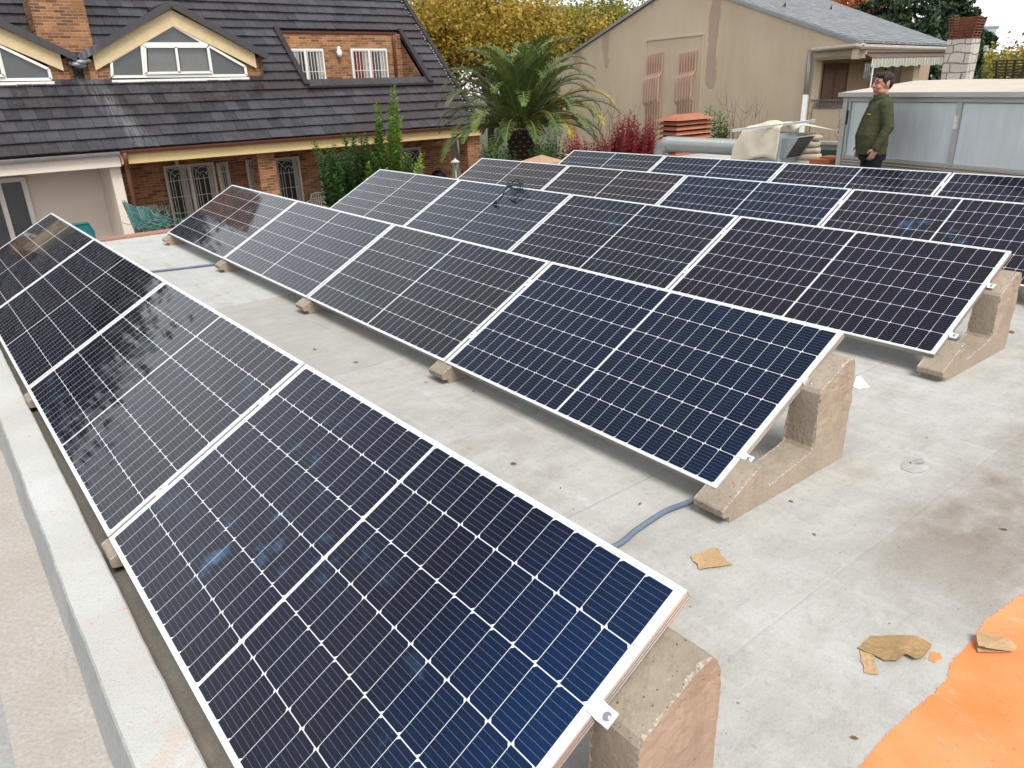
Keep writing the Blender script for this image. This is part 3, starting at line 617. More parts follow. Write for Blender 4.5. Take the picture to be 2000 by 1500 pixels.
def house_window(X, y0, y1, z0, z1, leaves=1, style='arch', curtain=None, parent=None, glass=MT_glassd):
    f = MB(); t = .05
    for (a, b, c, d) in ((y0, y1, z1 - t, z1), (y0, y1, z0, z0 + t), (y0, y0 + t, z0 + t, z1 - t), (y1 - t, y1, z0 + t, z1 - t)): f.box(X, X + .06, a, b, c, d)
    lw = (y1 - y0) / leaves
    for k in range(1, leaves): f.box(X + .002, X + .062, y0 + lw * k - .035, y0 + lw * k + .035, z0 + t, z1 - t)
    fr = part(f, 'window', MT_pvc if style == 'bars' else MT_grille, parent)
    p = MB(); p.box(X - .01, X + .01, y0 + t, y1 - t, z0 + t, z1 - t); p.build('pane', glass, fr)
    if curtain:
        cgb = MB()
        for (a, b, mi) in curtain:
            n = 12
            vs = []
            for q_ in range(n + 1):
                u = a + (b - a) * q_ / n; xx = X + .016 + .006 * (q_ % 2); vs += [(xx, y0 + u * (y1 - y0), z0 + t), (xx, y0 + u * (y1 - y0), z1 - t)]
            cgb.add(vs, [(2 * i, 2 * i + 2, 2 * i + 3, 2 * i + 1) for i in range(n)], mi)
        cgb.build('curtain', [MT_curtain, MT_redc], fr)
    gr = MB(); xg = X + .085; br = .007
    for L_ in range(leaves):
        a, b = y0 + lw * L_ + .05, y0 + lw * (L_ + 1) - .05; nb = 5 if style == 'bars' else 4
        w_ = b - a; top = z1 - .07; cy = (a + b) / 2
        if style == 'bars':
            for k in range(nb + 1): gr.bar((xg, a + w_ * k / nb, z0 + .05), (xg, a + w_ * k / nb, top), .014, .014)
            for zz in (z1 - .07, z1 - .62): gr.bar((xg + .01, a, zz), (xg + .01, b, zz), .014, .014)
        else:
            spring = top - w_ * .42
            for k, u in enumerate((.02, .26, .5, .74, .98)):
                zt = {0: top, 1: spring, 2: top - w_ * .3, 3: spring, 4: top}[k]
                gr.bar((xg, a + w_ * u, z0 + .05), (xg, a + w_ * u, zt if k != 2 else spring + .02), .013, .013)
            for R in (.36, .15):
                pts = [(xg, cy + R * w_ * math.cos(t_), spring + R * w_ * 1.05 * math.sin(t_)) for t_ in np.linspace(0, math.pi, 13)]; gr.tube(pts, .007, 5)
                if R == .36: 
                    for s_ in (-1, 1): gr.bar((xg, cy + s_ * R * w_, spring), (xg, cy + s_ * R * w_, z0 + .05), .012, .012)
            for s_ in (-1, 1): gr.bar((xg, cy + s_ * w_ * .14, spring + .04), (xg, cy + s_ * w_ * .48, top), .012, .012)
            gr.bar((xg, a, top), (xg, b, top), .014, .014); zz = spring - .08
            while zz > z0 + .1: gr.bar((xg + .008, a, zz), (xg + .008, b, zz), .013, .013); zz -= .42
    gr.build('grille', MT_grille if style != 'bars' else MT_pvc, fr); return fr
house_window(-11.99, 5.12, 6.42, -2.3, -.1, 2, curtain=[(.30, .44, 0), (.86, .96, 0)])
house_window(-11.99, 6.50, 6.80, -2.3, -.13, 1, curtain=[(.1, .35, 0)])
house_window(-11.99, 7.30, 7.72, -2.3, -.12, 1); house_window(-11.99, 8.12, 8.86, -2.3, -.14, 1, curtain=[(.72, .95, 0)])
house_window(-11.99, 9.45, 10.15, -2.3, -.16, 1); house_window(-11.99, 12.06, 13.0, -2.0, -.18, 1, curtain=[(.1, .3, 0)])
f = MB()
for (a, b) in ((-.35, -.25), (.55, .65), (1.38, 1.48), (1.88, 1.98)): f.box(-11.6, -11.52, a, b, -2.4, -.03)
f.box(-11.599, -11.521, -.35, 1.98, -.13, -.031); fr = part(f, 'window', MT_pvc); p = MB(); p.box(-11.6, -11.57, -.25, 1.88, -2.4, -.1); p.build('pane', glassmat('bluish_glass', (.10, .11, .13), .1), fr)
# recessed balcony in the roof
g = MB(); g.box(-13.05, -12.85, IY0, IY1 + .1, 1.0, 3.16, 0); g.slab([(-11.35, IY1, 1.0), (-11.35, IY1, rz(-11.35) - .02), (-12.9, IY1, rz(-12.9) - .02), (-12.9, IY1, 1.0)], (0, .12, 0)); g.slab([(-11.35, IY0 - .12, 1.0), (-11.35, IY0 - .12, rz(-11.35) - .02), (-12.9, IY0 - .12, rz(-12.9) - .02), (-12.9, IY0 - .12, 1.0)], (0, .12, 0)); g.box(-12.9, -11.3, IY0, IY1, .95, 1.05)
bal = part(g, 'balcony_wall', MB_brick)
house_window(-12.85, 9.27, 10.42, 1.06, 2.74, 2, 'bars', [(.03, .3, 0), (.8, .97, 0)]); house_window(-12.85, 11.32, 12.56, 1.06, 2.745, 2, 'bars', [(.1, .35, 1), (.35, .47, 0), (.52, .62, 1), (.8, .95, 0)])
gutter(-12.9, IY0 - .03, IY1 - .2, 3.19, MT_brown); g = MB(); g.tube([(-12.78, 12.84, 3.12), (-12.8, 12.84, 2.95), (-12.8, 12.84, 1.05)], .045, 10); part(g, 'downpipe', MT_brown, smooth=True)
g = MB(); g.ell((-12.74, 10.91, 2.62), (.07, .09, .12), 12, 8); g.tube([(-12.85, 10.91, 2.72), (-12.72, 10.91, 2.76)], .05, 8); part(g, 'wall_lamp', MT_pvc, smooth=True)
g = MB()
for yy in (IY0 - .08, IY1 + .06): g.bar((IX0 + .1, yy, rz(IX0 + .1) + .08), (IX1 - .03, yy, rz(IX1 - .03) + .08), .15, .07, up=(0, 0, 1))
for k in range(13): g.box(IX0 - .04, IX0 + .22, IY0 - .1 + k * .315, IY0 + .21 + k * .315, rz(IX0 + .1) + .0, rz(IX0 + .1) + .05 + .005 * (k % 2), M=None)
g.build('recess_trim', MT_tiledark, roof)
# dormers
XF = -11.62
def D(x, y, dx=0): return onX(x, y, XF + dx)
def dormer():
    g = MB()
    for (a, b) in ((3.74, 4.30), (7.57, 8.06)):
        g.box(XF - .35, XF, a, b, 1.72, 2.44 if a < 5 else 2.46)
    g.slab([(XF, 3.75, 1.8), (XF, 3.75, 2.5), (-12.35, 3.75, 2.5)], (0, .1, 0)); g.slab([(XF, 7.96, 1.8), (XF, 7.96, 2.5), (-12.35, 7.96, 2.5)], (0, .1, 0))
    g.box(XF - .35, XF - .02, 4.2, 7.6, 1.72, 1.87)
    dm = part(g, 'dormer', MB_brick)
    ya, yb, yc, ze, za = 3.66, 5.93, 8.17, 2.47, 3.64
    g = MB(); rv = []
    for (y0, y1) in ((ya, yb), (yc, yb)):
        n = 7
        for k in range(n):
            u0, u1 = k / n, (k + 1) / n
            Y0, Y1 = y0 + (y1 - y0) * u0, y0 + (y1 - y0) * u1; Z0, Z1 = ze + (za - ze) * u0, ze + (za - ze) * u1
            xb0, xb1 = XE - (Z0 - ZE) / SL - .12, XE - (Z1 - ZE) / SL - .12
            L_ = [(XF + .16, Y0, Z0 + .03), (XF + .16, Y1, Z1), (xb1, Y1, Z1), (xb0, Y0, Z0 + .03)]
            g.slab(L_, (0, 0, -.075)); rv += [hr.random()] * 6
        g.bar((XF + .15, y0, ze - .0), (XF + .15, y1, za + .02), .09, .15, up=(0, 0, 1)); rv += [.1] * 6
    g.tube([(XF + .2, yb, za + .02), (XE - (za - ZE) / SL - .1, yb, za + .02)], .07, 8); rv += [.3] * (len(g.f) - len(rv))
    g.build('dormer_roof', MT_tile, dm, rnd=rv)
    g = MB(); hh = .35
    for (y0, y1) in ((3.98, 5.93), (7.86, 5.93)):
        s0 = ze + (za - ze) * (abs(y0 - (ya if y0 < 5 else yc)) / 2.26)
        g.slab([(XF - .02, y0, s0 - .08 - hh), (XF - .02, y0, s0 - .06), (XF - .02, y1, za - .09), (XF - .02, y1, za - .09 - hh * 1.05)], (.09, 0, 0))
    g.build('fascia', M('peeling_cream_paint', (.72, .57, .31), var=.1, vs=5, bs=18, c2=(.60, .47, .28)), dm)
    g = MB(); t = .05
    O = [D(*p) for p in ((217, 153), (214, 117), (336, 46), (480, 128), (484, 150))]; c_ = sum(O) / 5
    def fbar(a, b, w_=.06, dx=.02): a = D(*a, dx) if len(a) == 2 else a; b = D(*b, dx) if len(b) == 2 else b; g.bar(a, b, w_, w_, up=(1, 0, 0))
    out = [(219, 150), (217, 119), (336, 49), (478, 130), (481, 147)]
    for i in range(5): fbar(out[i], out[(i + 1) % 5], .06)
    fbar((276, 86), (282, 147)); fbar((405, 88), (414, 145)); fbar((276, 86), (405, 86), .07)
    for a, b in (((282, 91), (285, 143)), ((285, 143), (413, 141)), ((413, 141), (405, 91)), ((405, 91), (282, 91)), ((343, 92), (350, 142))): fbar(a, b, .058, .06)
    lo = [D(x, y) for x, y in ((216, 153), (484, 151))]; g.box(XF - .02, XF + .1, lo[0][1], lo[1][1], 1.88, 1.99)
    wf = g.build('window_frame', MT_pvc, dm)
    g = MB(); g.slab([D(x, y, -.05) for x, y in ((219, 150), (217, 119), (336, 49), (478, 130), (481, 147))], (.03, 0, 0)); g.build('pane', MT_glass, wf)
    g = MB(); g.slab([D(x, y, .0) for x, y in ((288, 95), (340, 95), (346, 140), (290, 140))], (.008, 0, 0)); g.slab([D(x, y, .0) for x, y in ((348, 95), (402, 94), (409, 138), (354, 139))], (.008, 0, 0)); g.build('curtain', glassmat('curtain_behind_glass', (.16, .16, .15), .15), wf)
    return dm
dm = dormer()
d2 = copy_tree(dm, house); d2.matrix_parent_inverse = HI @ Matrix.Translation((0, -4.55, 0))
g = MB()
for k in range(7):
    g.ell((-11.55 + hr.uniform(-.1, .1), 3.68 + hr.uniform(-.14, .14), 2.38 + hr.uniform(-.08, .1)), (.09, .13, .06), 8, 6)
part(g, 'valley_flashing', MT_zinc, smooth=True)
a0, a1 = onX(70, 60, -12.25), onX(176, 60, -12.25)
g = MB(); g.box(-13.1, -12.25, a0[1], a1[1], 1.8, 5.3); part(g, 'chimney', MB_brick)
# ---------------------------------------------------------------- things in and before the porch
MT_wplast = M('white_plastic', (.60, .57, .52), rough=.5, var=.1, bump=0)
c = onX(618, 378, -11.2); cx, cy = c[0], c[1]; ch = empty('plastic_chair', (cx, cy, -2.05), (0, 0, rad(-35))); ch.scale = (1.02, 1.02, 1.03)
g = MB(); g.box(-.25, .25, -.24, .24, .42, .45); g.build('seat', MT_wplast, ch, bevel=.01)
g = MB()
pts = [(-.22, .0, .45), (-.24, 0, .7), (-.19, 0, .83), (-.08, 0, .88), (.08, 0, .88), (.19, 0, .83), (.24, 0, .7), (.22, 0, .45)]; g.tube([(-.25, p[0], p[2]) for p in pts], .022, 8)
for k in range(-3, 4): g.bar((-.25, k * .055, .47), (-.25, k * .07, .87), .022, .012, up=(1, 0, 0))
for z in (.60, .66, .72): g.bar((-.245, -.2, z), (-.245, .2, z + .02), .02, .012)
g.build('backrest', MT_wplast, ch)
for sx in (-1, 1):
    for sy in (-1, 1): g = MB(); g.tube([(sx * .21, sy * .2, .42), (sx * .25, sy * .24, 0)], [.025, .018], 8); g.build('leg', MT_wplast, ch)
    g = MB(); g.tube([(-.24, sx * .24, .68), (.1, sx * .27, .68), (.2, sx * .26, .62), (.22, sx * .24, .42)], .02, 8); g.build('armrest', MT_wplast, ch)
tag(ch, 'white plastic garden chair standing in the brick porch', 'chair')
c = onX(648, 395, -11.3); g = MB(); g.ell((c[0], c[1], -1.78), (.18, .18, .27), 12, 8); g.ell((c[0], c[1] - .05, -1.48), (.1, .12, .16), 10, 7); tag(g.build('red_bag', M('red_fabric', (.35, .02, .02)), smooth=True), 'red bag beside the white plastic chair', 'bag')
c = onX(287, 402, -10.9)
wc = empty('wooden_chair', (c[0], c[1], -2.05)); wc.scale = (1, 1, 1.12); 
MT_greyw = M('grey_wood', (.22, .2, .17)); 
for a, b, n_ in (((0, -.22, .42), (0, .22, .45), 'seat'),):
    g = MB(); g.box(-.02, .42, -.22, .22, .42, .45); g.build('seat', MT_greyw, wc)
g = MB(); g.box(-.03, 0, -.24, .24, .92, 1.02); g.box(-.025, -.005, -.2, .2, .6, .66)
for k in range(-2, 3): g.box(-.022, -.008, k * .09 - .015, k * .09 + .015, .66, .92)
g.build('backrest', MT_greyw, wc)
for sx in (0, .4):
    for sy in (-.22, .22): g = MB(); g.box(sx - .02, sx + .02, sy - .02, sy + .02, 0, 1.0 if sx == 0 else .42); g.build('leg', MT_greyw, wc)
tag(wc, 'grey wooden chair behind the teal screening by the porch', 'chair')
# teal chair back peeping over the first row
MT_teal = M('teal_plastic', (.02, .17, .18), rough=.5)
c = onX(155, 433, -9); tch = empty('folding_chair', (c[0], c[1], -2.05)); tch.scale = (1, .95, 1.22); g = MB(); g.tube([(0, -.2, .45), (0, -.23, .8), (0, -.15, .95), (0, .15, .95), (0, .23, .8), (0, .2, .45)], .03, 8); g.box(-.012, .012, -.2, .2, .5, .94); g.build('backrest', MT_teal, tch)
g = MB(); g.box(0, .42, -.21, .21, .42, .45); g.build('seat', MT_teal, tch)
for sx in (.02, .4):
    for sy in (-.2, .2): g = MB(); g.tube([(sx, sy, .42), (sx, sy, 0)], .015, 6); g.build('leg', MT_teal, tch)
tag(tch, 'teal chair back showing behind the far end of the first panel row', 'chair')
# teal split-cane style screening, bent over and frayed
g = MB(); sr = random.Random(5); XS = -2.3
for k in range(300):
    u = k / 300; bx = 262 + 66 * u; tx = 240 + 92 * u + sr.uniform(-2.5, 2.5) * (1 + 3 * u); ty = np.interp(u, [0, .15, .3, .5, .7, 1], [391, 401, 405, 404, 416, 436]) + sr.uniform(-2, 6)
    A = onX(bx, 448 - 4 * u, XS - .05 - sr.random() * .05); B = onX(tx, ty, XS - .1 - sr.random() * .12)
    w_ = sr.uniform(.007, .011); Mi = (A + B) / 2 + np.array([0, sr.uniform(-.02, .02) * u, sr.uniform(0, .02)])
    g.tube([A, Mi, B], [w_, w_, w_ * .5], 4, mi=0 if sr.random() < .55 else 1, cap=False)
for k in range(60):
    A = onX(sr.uniform(280, 330), sr.uniform(425, 447), XS + .1); pts = [A]
    dirv = np.array([0, sr.uniform(-1, 1), sr.uniform(-.6, 1)])
    for j in range(7): dirv = dirv + np.array([sr.uniform(-.4, .4), sr.uniform(-.6, .6), sr.uniform(-.7, .4)]); pts.append(pts[-1] + unit(dirv) * .045)
    g.tube(pts, .005, 4, mi=sr.choice([0, 0, 1, 2]), cap=False)
tag(g.build('garden_screening', [M('teal_pvc', (.07, .20, .19), rough=.45), M('pale_teal_pvc', (.17, .30, .29), rough=.5), M('green_pvc', (.02, .24, .15), rough=.4)]), 'frayed teal plastic screening bent over beside the white pier', 'screening')
g = MB(); g.box(-2.7, -2.0, 1.7, 3.4, -2.44, -.42); g.box(-2.75, -1.95, 1.65, 3.45, -.42, -.34, 1); tag(g.build('tiled_wall', [MT_white, MT_terra]), 'low white wall with orange tile top under the teal screening', 'wall')
# white planter with a small bust
c = onX(318, 437, -3.2); pl = empty('planter', (c[0], c[1], -1.2)); MT_stonew = M('white_stone', (.7, .68, .62), bump=.4)
g = MB(); g.box(-.12, .12, -.1, 1.1, .28, .52); g.box(-.15, .15, -.13, 1.13, .50, .55); g.box(-.1, .1, 0, 1, -1.2, .28); g.build('trough', MT_stonew, pl, bevel=.01)
g = MB()
for k in range(350): a = sr.uniform(.15, 1.0); x = sr.uniform(-.1, .1); z = .54 + sr.random() * .12; n = unit([sr.uniform(-1, 1), sr.uniform(-1, 1), 1]); t = unit(np.cross(n, [1, 0, .1])) * .022; b = unit(np.cross(n, t)) * .012; P = np.array([x, a, z]); g.add([P - t, P - b, P + t, P + b], [(0, 1, 2, 3)])
MT_leafgen = attr_leaf('small_leaves', [(0, (.04, .09, .015)), (.6, (.12, .2, .03)), (1, (.25, .2, .05))]); g.build('foliage', MT_leafgen, pl, rnd=True)
tag(pl, 'white stone trough of low plants in front of the porch', 'planter')
bt = empty('stone_bust', (c[0], c[1] - .03, -.66)); g = MB(); g.ell((0, 0, .18), (.07, .08, .1), 12, 9); g.tube([(0, 0, 0), (0, 0, .05), (0, 0, .12)], [.09, .05, .04], 10); g.ell((.065, 0, .17), (.02, .015, .02), 6, 5); bt2 = g.build('figure', MT_stonew, bt, smooth=True); tag(bt, 'small white stone bust beside the plant trough', 'bust')
# garden lantern
c = onX(889, 314, -10.12); ln = empty('garden_lantern', (c[0], c[1], -2.05)); ln.scale = (1, 1, .84); g = MB(); g.tube([(0, 0, 0), (0, 0, .08), (0, 0, .1), (0, 0, 1.55)], [.1, .09, .03, .025], 10); g.build('post', MT_wplast, ln)
g = MB(); 
for k in range(6):
    a = k * math.pi / 3; g.bar((.07 * math.cos(a), .07 * math.sin(a), 1.55), (.12 * math.cos(a), .12 * math.sin(a), 1.78), .012, .012)
g.tube([(0, 0, 1.78), (0, 0, 1.80), (0, 0, 1.88), (0, 0, 1.92)], [.15, .145, .03, .012], 6); g.build('lantern_cage', MT_wplast, ln); g = MB(); g.tube([(0, 0, 1.56), (0, 0, 1.77)], [.062, .108], 6); g.build('glass', glassmat('lamp_glass', (.3, .3, .28)), ln)
tag(ln, 'white garden lantern on a post beside the right brick column', 'lantern')
# black barbecue clutter in the porch
c = onX(856, 330, -11.2); bb = empty('barbecue', (c[0], c[1], -2.05)); bb.scale = (.85, .85, .98); MT_iron = M('black_iron', (.015, .014, .014), rough=.5)
g = MB(); g.ell((0, 0, .85), (.28, .28, .16), 14, 8); g.build('bowl', MT_iron, bb, smooth=True); g = MB(); g.ell((0, 0, 1.02), (.28, .28, .2), 14, 8); g.tube([(0, -.08, 1.2), (0, -.06, 1.27), (0, .06, 1.27), (0, .08, 1.2)], .014, 6); g.build('lid', MT_iron, bb, smooth=True)
for k in range(3): a = k * 2.1; g = MB(); g.tube([(.15 * math.cos(a), .15 * math.sin(a), .75), (.3 * math.cos(a), .3 * math.sin(a), 0)], .015, 6); g.build('leg', MT_iron, bb)
tag(bb, 'black kettle barbecue in the shade of the porch', 'barbecue')
c = onX(345, 316, -11.9); g = MB(); g.tube([(-11.92, c[1], .12), (-11.92, c[1], .06), (-11.92, c[1], -.02), (-11.92, c[1], -.1)], [.1, .085, .045, .06], 8); part(g, 'porch_lamp', MT_grille)
g = MB(); g.poly([(-8.2, -4, -2.44), (-4, -4, -2.44), (-4, 14.4, -2.44), (-8.2, 14.4, -2.44)]); g.box(-12, -8.2, -4, 14.2, -2.449, -2.05); tag(g.build('patio', M('patio_tiles', (.25, .17, .12), vs=2)), kind='structure')

# ================================================================== VEGETATION
def leaves_mesh(name, centers, size, mats, parent=None, rnd=None, elong=1.8, seed=0, droop=0., inv=None, fold=False):
    r = np.random.default_rng(seed); C = np.asarray(centers, float); N = len(C)
    n = r.normal(size=(N, 3)); n[:, 2] += .6; n /= np.linalg.norm(n, axis=1)[:, None]
    t = r.normal(size=(N, 3)); t[:, 2] -= droop; t -= n * (t * n).sum(1)[:, None]; t /= np.linalg.norm(t, axis=1)[:, None]; b = np.cross(n, t)
    s_ = size * r.uniform(.4, 1.65, N)[:, None]; t *= s_ * .5 * elong; b *= s_ * .5
    V = np.stack([C - t, C - b + t * .1, C + t, C + b + t * .1], 1).reshape(-1, 3)
    me = bpy.data.meshes.new(name); me.vertices.add(4 * N); me.vertices.foreach_set('co', V.ravel()); me.loops.add(4 * N); me.loops.foreach_set('vertex_index', np.arange(4 * N, dtype=np.int32))
    me.polygons.add(N); me.polygons.foreach_set('loop_start', np.arange(0, 4 * N, 4, dtype=np.int32)); me.polygons.foreach_set('loop_total', np.full(N, 4, dtype=np.int32))
    me.materials.append(mats); at = me.attributes.new('rnd', 'FLOAT', 'FACE'); at.data.foreach_set('value', np.asarray(r.random(N) if rnd is None else rnd, dtype=np.float32)); me.update(calc_edges=True)
    o = bpy.data.objects.new(name, me); sc.collection.objects.link(o)
    if parent is not None: o.parent = parent
    return o
def tree(name, loc, height, crown_r, crown_z0, mat_leaf, mat_bark, nleaf, leaf, seed, label, cat='tree', group=None, trunk_r=.18, levels=4, spread=.75, lean=(0, 0), tipr=.45, squash=1.0, nlimb=5):
    r = random.Random(seed); rn = np.random.default_rng(seed); root = empty(name, loc); g = MB(); tips = []
    def branch(p, d, L, rad_, lev):
        n = 5; pts = [p.copy()]; rr_ = [rad_]
        for i in range(n):
            d = unit(d + np.array([r.uniform(-.16, .16), r.uniform(-.16, .16), r.uniform(-.04, .13)])); p = p + d * L / n; pts.append(p.copy()); rr_.append(rad_ * (1 - .45 * (i + 1) / n))
        g.tube(pts, rr_, 6 if lev > 1 else 9, cap=False)
        if lev >= levels: tips.append(p); tips.append(pts[3]); return
        k = nlimb if lev == 0 else r.choice([2, 3, 3])
        for j in range(k):
            a = 2 * math.pi * (j + r.random() * .6) / k; sp_ = spread * r.uniform(.6, 1.15); ax = unit(np.cross(d, [r.uniform(-.2, .2), 1, .1])); bx = np.cross(d, ax)
            nd = unit(d + sp_ * (math.cos(a) * ax + math.sin(a) * bx)); q_ = pts[-1] if (j < 2 or lev > 2) else pts[r.choice([3, 4])]
            branch(q_.copy(), nd, L * r.uniform(.6, .85), rad_ * .55, lev + 1)
        tips.append(p)
    tot = sum(.72 ** k for k in range(levels + 1)); L0 = height / tot * 1.05
    branch(np.zeros(3), unit([lean[0], lean[1], 1]), max(crown_z0 * .9, L0 * .6), trunk_r, 0)
    g.build('trunk', mat_bark, root, smooth=True)
    T = np.array(tips); T = T[T[:, 2] > crown_z0 * .8]
    if nleaf:
        idx = rn.integers(0, len(T), nleaf); C = T[idx] + rn.normal(size=(nleaf, 3)) * np.array([tipr, tipr, tipr * .7]) * crown_r / 3
        tone = (rn.random(len(T))[idx] * .7 + rn.random(nleaf) * .3); leaves_mesh('crown', C, leaf, mat_leaf, root, tone, seed=seed)
    tag(root, label, cat, group); return root
MT_bark = M('bark', (.085, .065, .05), bump=.6, bs=18); MT_barkg = M('grey_bark', (.14, .13, .12), bump=.5, bs=18)
ML_yel = attr_leaf('autumn_yellow', [(0, (.10, .10, .02)), (.3, (.24, .19, .03)), (.6, (.44, .31, .045)), (.85, (.58, .40, .07)), (1, (.52, .24, .03))], trans=.4)
ML_ygr = attr_leaf('yellow_green', [(0, (.08, .11, .02)), (.5, (.22, .23, .04)), (1, (.46, .36, .06))], trans=.4)
ML_red = attr_leaf('dark_red', [(0, (.10, .012, .018)), (.5, (.26, .025, .035)), (.85, (.42, .06, .06)), (1, (.35, .14, .08))], trans=.3)
ML_orange = attr_leaf('autumn_orange', [(0, (.25, .07, .02)), (1, (.55, .2, .05))])
ML_laurel = attr_leaf('laurel', [(0, (.02, .065, .013)), (.5, (.06, .14, .025)), (.8, (.16, .26, .03)), (1, (.34, .42, .05))], rough=.35)
ML_conif = attr_leaf('conifer', [(0, (.014, .032, .016)), (.6, (.035, .07, .03)), (1, (.07, .11, .045))], trans=.05)
GZ = -2.45
def gp(x, D_):
    p = atD(x, 163 - .0334 * (x - 1000), D_); return (p[0], p[1], GZ)
YT = [(800, 44, 13.0, ML_yel, 'sparse yellow tree rising right behind the tile roof'), (880, 38, 12.8, ML_yel, 'full yellow autumn tree left of the palm crown'), (955, 42, 14.0, ML_yel, 'tall golden tree directly behind the palm'), (1040, 40, 13.6, ML_yel, 'yellow tree in front of the distant brick block'), (1150, 44, 13.2, ML_ygr, 'yellow-green tree at the left slope of the beige gable'), (1090, 39, 12.8, ML_ygr, 'low yellow tree between the palm and the beige gable')]
for i, (x, Dp, h, mt, lb) in enumerate(YT):
    tree('autumn_tree', gp(x, Dp), h, 3.2, 2.6, mt, MT_bark, 17000 if i else 9000, .10, 20 + i, lb, 'tree', 'autumn trees behind the houses', trunk_r=.27, tipr=.5, levels=5)
for i, (x, Dp, h) in enumerate(((1215, 60, 13.0), (1250, 62, 13.5), (868, 56, 12.5))):
    tree('bare_tree', gp(x, Dp), h, 3, 4, ML_ygr, MT_barkg, 500, .14, 50 + i, ['thin bare tree against the sky left of the beige gable peak', 'taller bare tree touching the slope of the beige gable', 'bare twiggy treetop above the tiled roof edge'][i], 'tree', 'bare trees on the skyline', trunk_r=.16, levels=5, tipr=.3)
tree('orange_tree', gp(1640, 48), 9.3, 3, 4, ML_orange, MT_bark, 9000, .16, 61, 'orange autumn treetop showing over the grey shingle roof', 'tree', trunk_r=.2, tipr=.8)
for i, (x, Dp, h) in enumerate(((1930, 34, 6.6), (1985, 30, 6.2), (1960, 40, 7.2), (1915, 44, 6.8), (2030, 34, 7.2))):
    tree('autumn_tree', gp(x, Dp), h, 2.6, 1.2, ML_ygr if i % 2 else ML_yel, MT_bark, 20000, .085, 70 + i, ['yellow shrubby tree right of the stone chimney', 'yellow-green tree behind the dark slatted chimney cap', 'taller yellow tree behind the others at the right edge', 'pale yellow-green tree farthest behind the stone chimney', 'yellow tree at the far right beyond the shed roof'][i], 'tree', 'autumn trees at the right edge', trunk_r=.12, tipr=.8)
# cedar: tiers of drooping boughs
def conifer(loc, h, r0, seed, label, name='cedar', z0=1.5, cyp=False):
    root = empty(name, loc); g = MB(); g.tube([(0, 0, 0), (0, 0, h * .5), (0, 0, h)], [.28, .18, .03], 9); g.build('trunk', MT_bark, root); r = np.random.default_rng(seed); C = []; rd = []
    if cyp:
        n = 14000; z = r.random(n) ** .9 * h; rr = r0 * np.sin(np.pi * np.clip((z / h) ** .6, .05, .98)) ** .7 * (1 + .15 * r.normal(size=n)); a = r.random(n) * 6.28; rr *= np.sqrt(r.random(n) * .6 + .4); C = np.stack([rr * np.cos(a), rr * np.sin(a), z + .2], 1); rd = r.random(n)
        leaves_mesh('crown', C, .10, ML_conif, root, rd, 2.2, seed, droop=-2)
    else:
        gb = MB(); nb = 0
        for i in range(17):
            z = z0 + (h - z0) * i / 17; L = r0 * (1 - (i / 18) ** 1.3) * r.uniform(.75, 1.1)
            for j in range(5):
                a = r.uniform(0, 6.28); d = np.array([math.cos(a), math.sin(a), 0]); end = np.array([0, 0, z]) + d * L + np.array([0, 0, -.12 * L + .1]); st = np.array([0, 0, z]); gb.tube([st, (st + end) / 2 + np.array([0, 0, .12 * L]), end], [.05, .03, .01], 5, cap=False)
                m_ = int(95 * L); u = r.random(m_) ** .7; w_ = r.normal(size=m_) * .28 * L * (1.1 - u) * .9; side = np.array([-d[1], d[0], 0])
                P = st + u[:, None] * (end - st) + w_[:, None] * side; P[:, 2] += .12 * L * 4 * u * (1 - u) - np.abs(r.normal(size=m_)) * .16; C.append(P); rd.append(np.full(m_, r.random()) * .6 + r.random(m_) * .4)
        gb.build('boughs', MT_bark, root); leaves_mesh('crown', np.concatenate(C), .10, ML_conif, root, np.concatenate(rd), 2.4, seed, droop=.8)
    tag(root, label, 'tree'); return root
conifer(gp(1745, 34), 9.5, 3.4, 3, 'dark spreading cedar rising behind the grey shingle roof', z0=3.2); conifer(gp(1833, 37), 8.2, 2.2, 5, 'smaller dark conifer between the cedar and the stone chimney', z0=5.4)
conifer(gp(1895, 24), 5.3, .42, 7, 'narrow pointed cypress right behind the stone chimney', 'cypress', cyp=True)
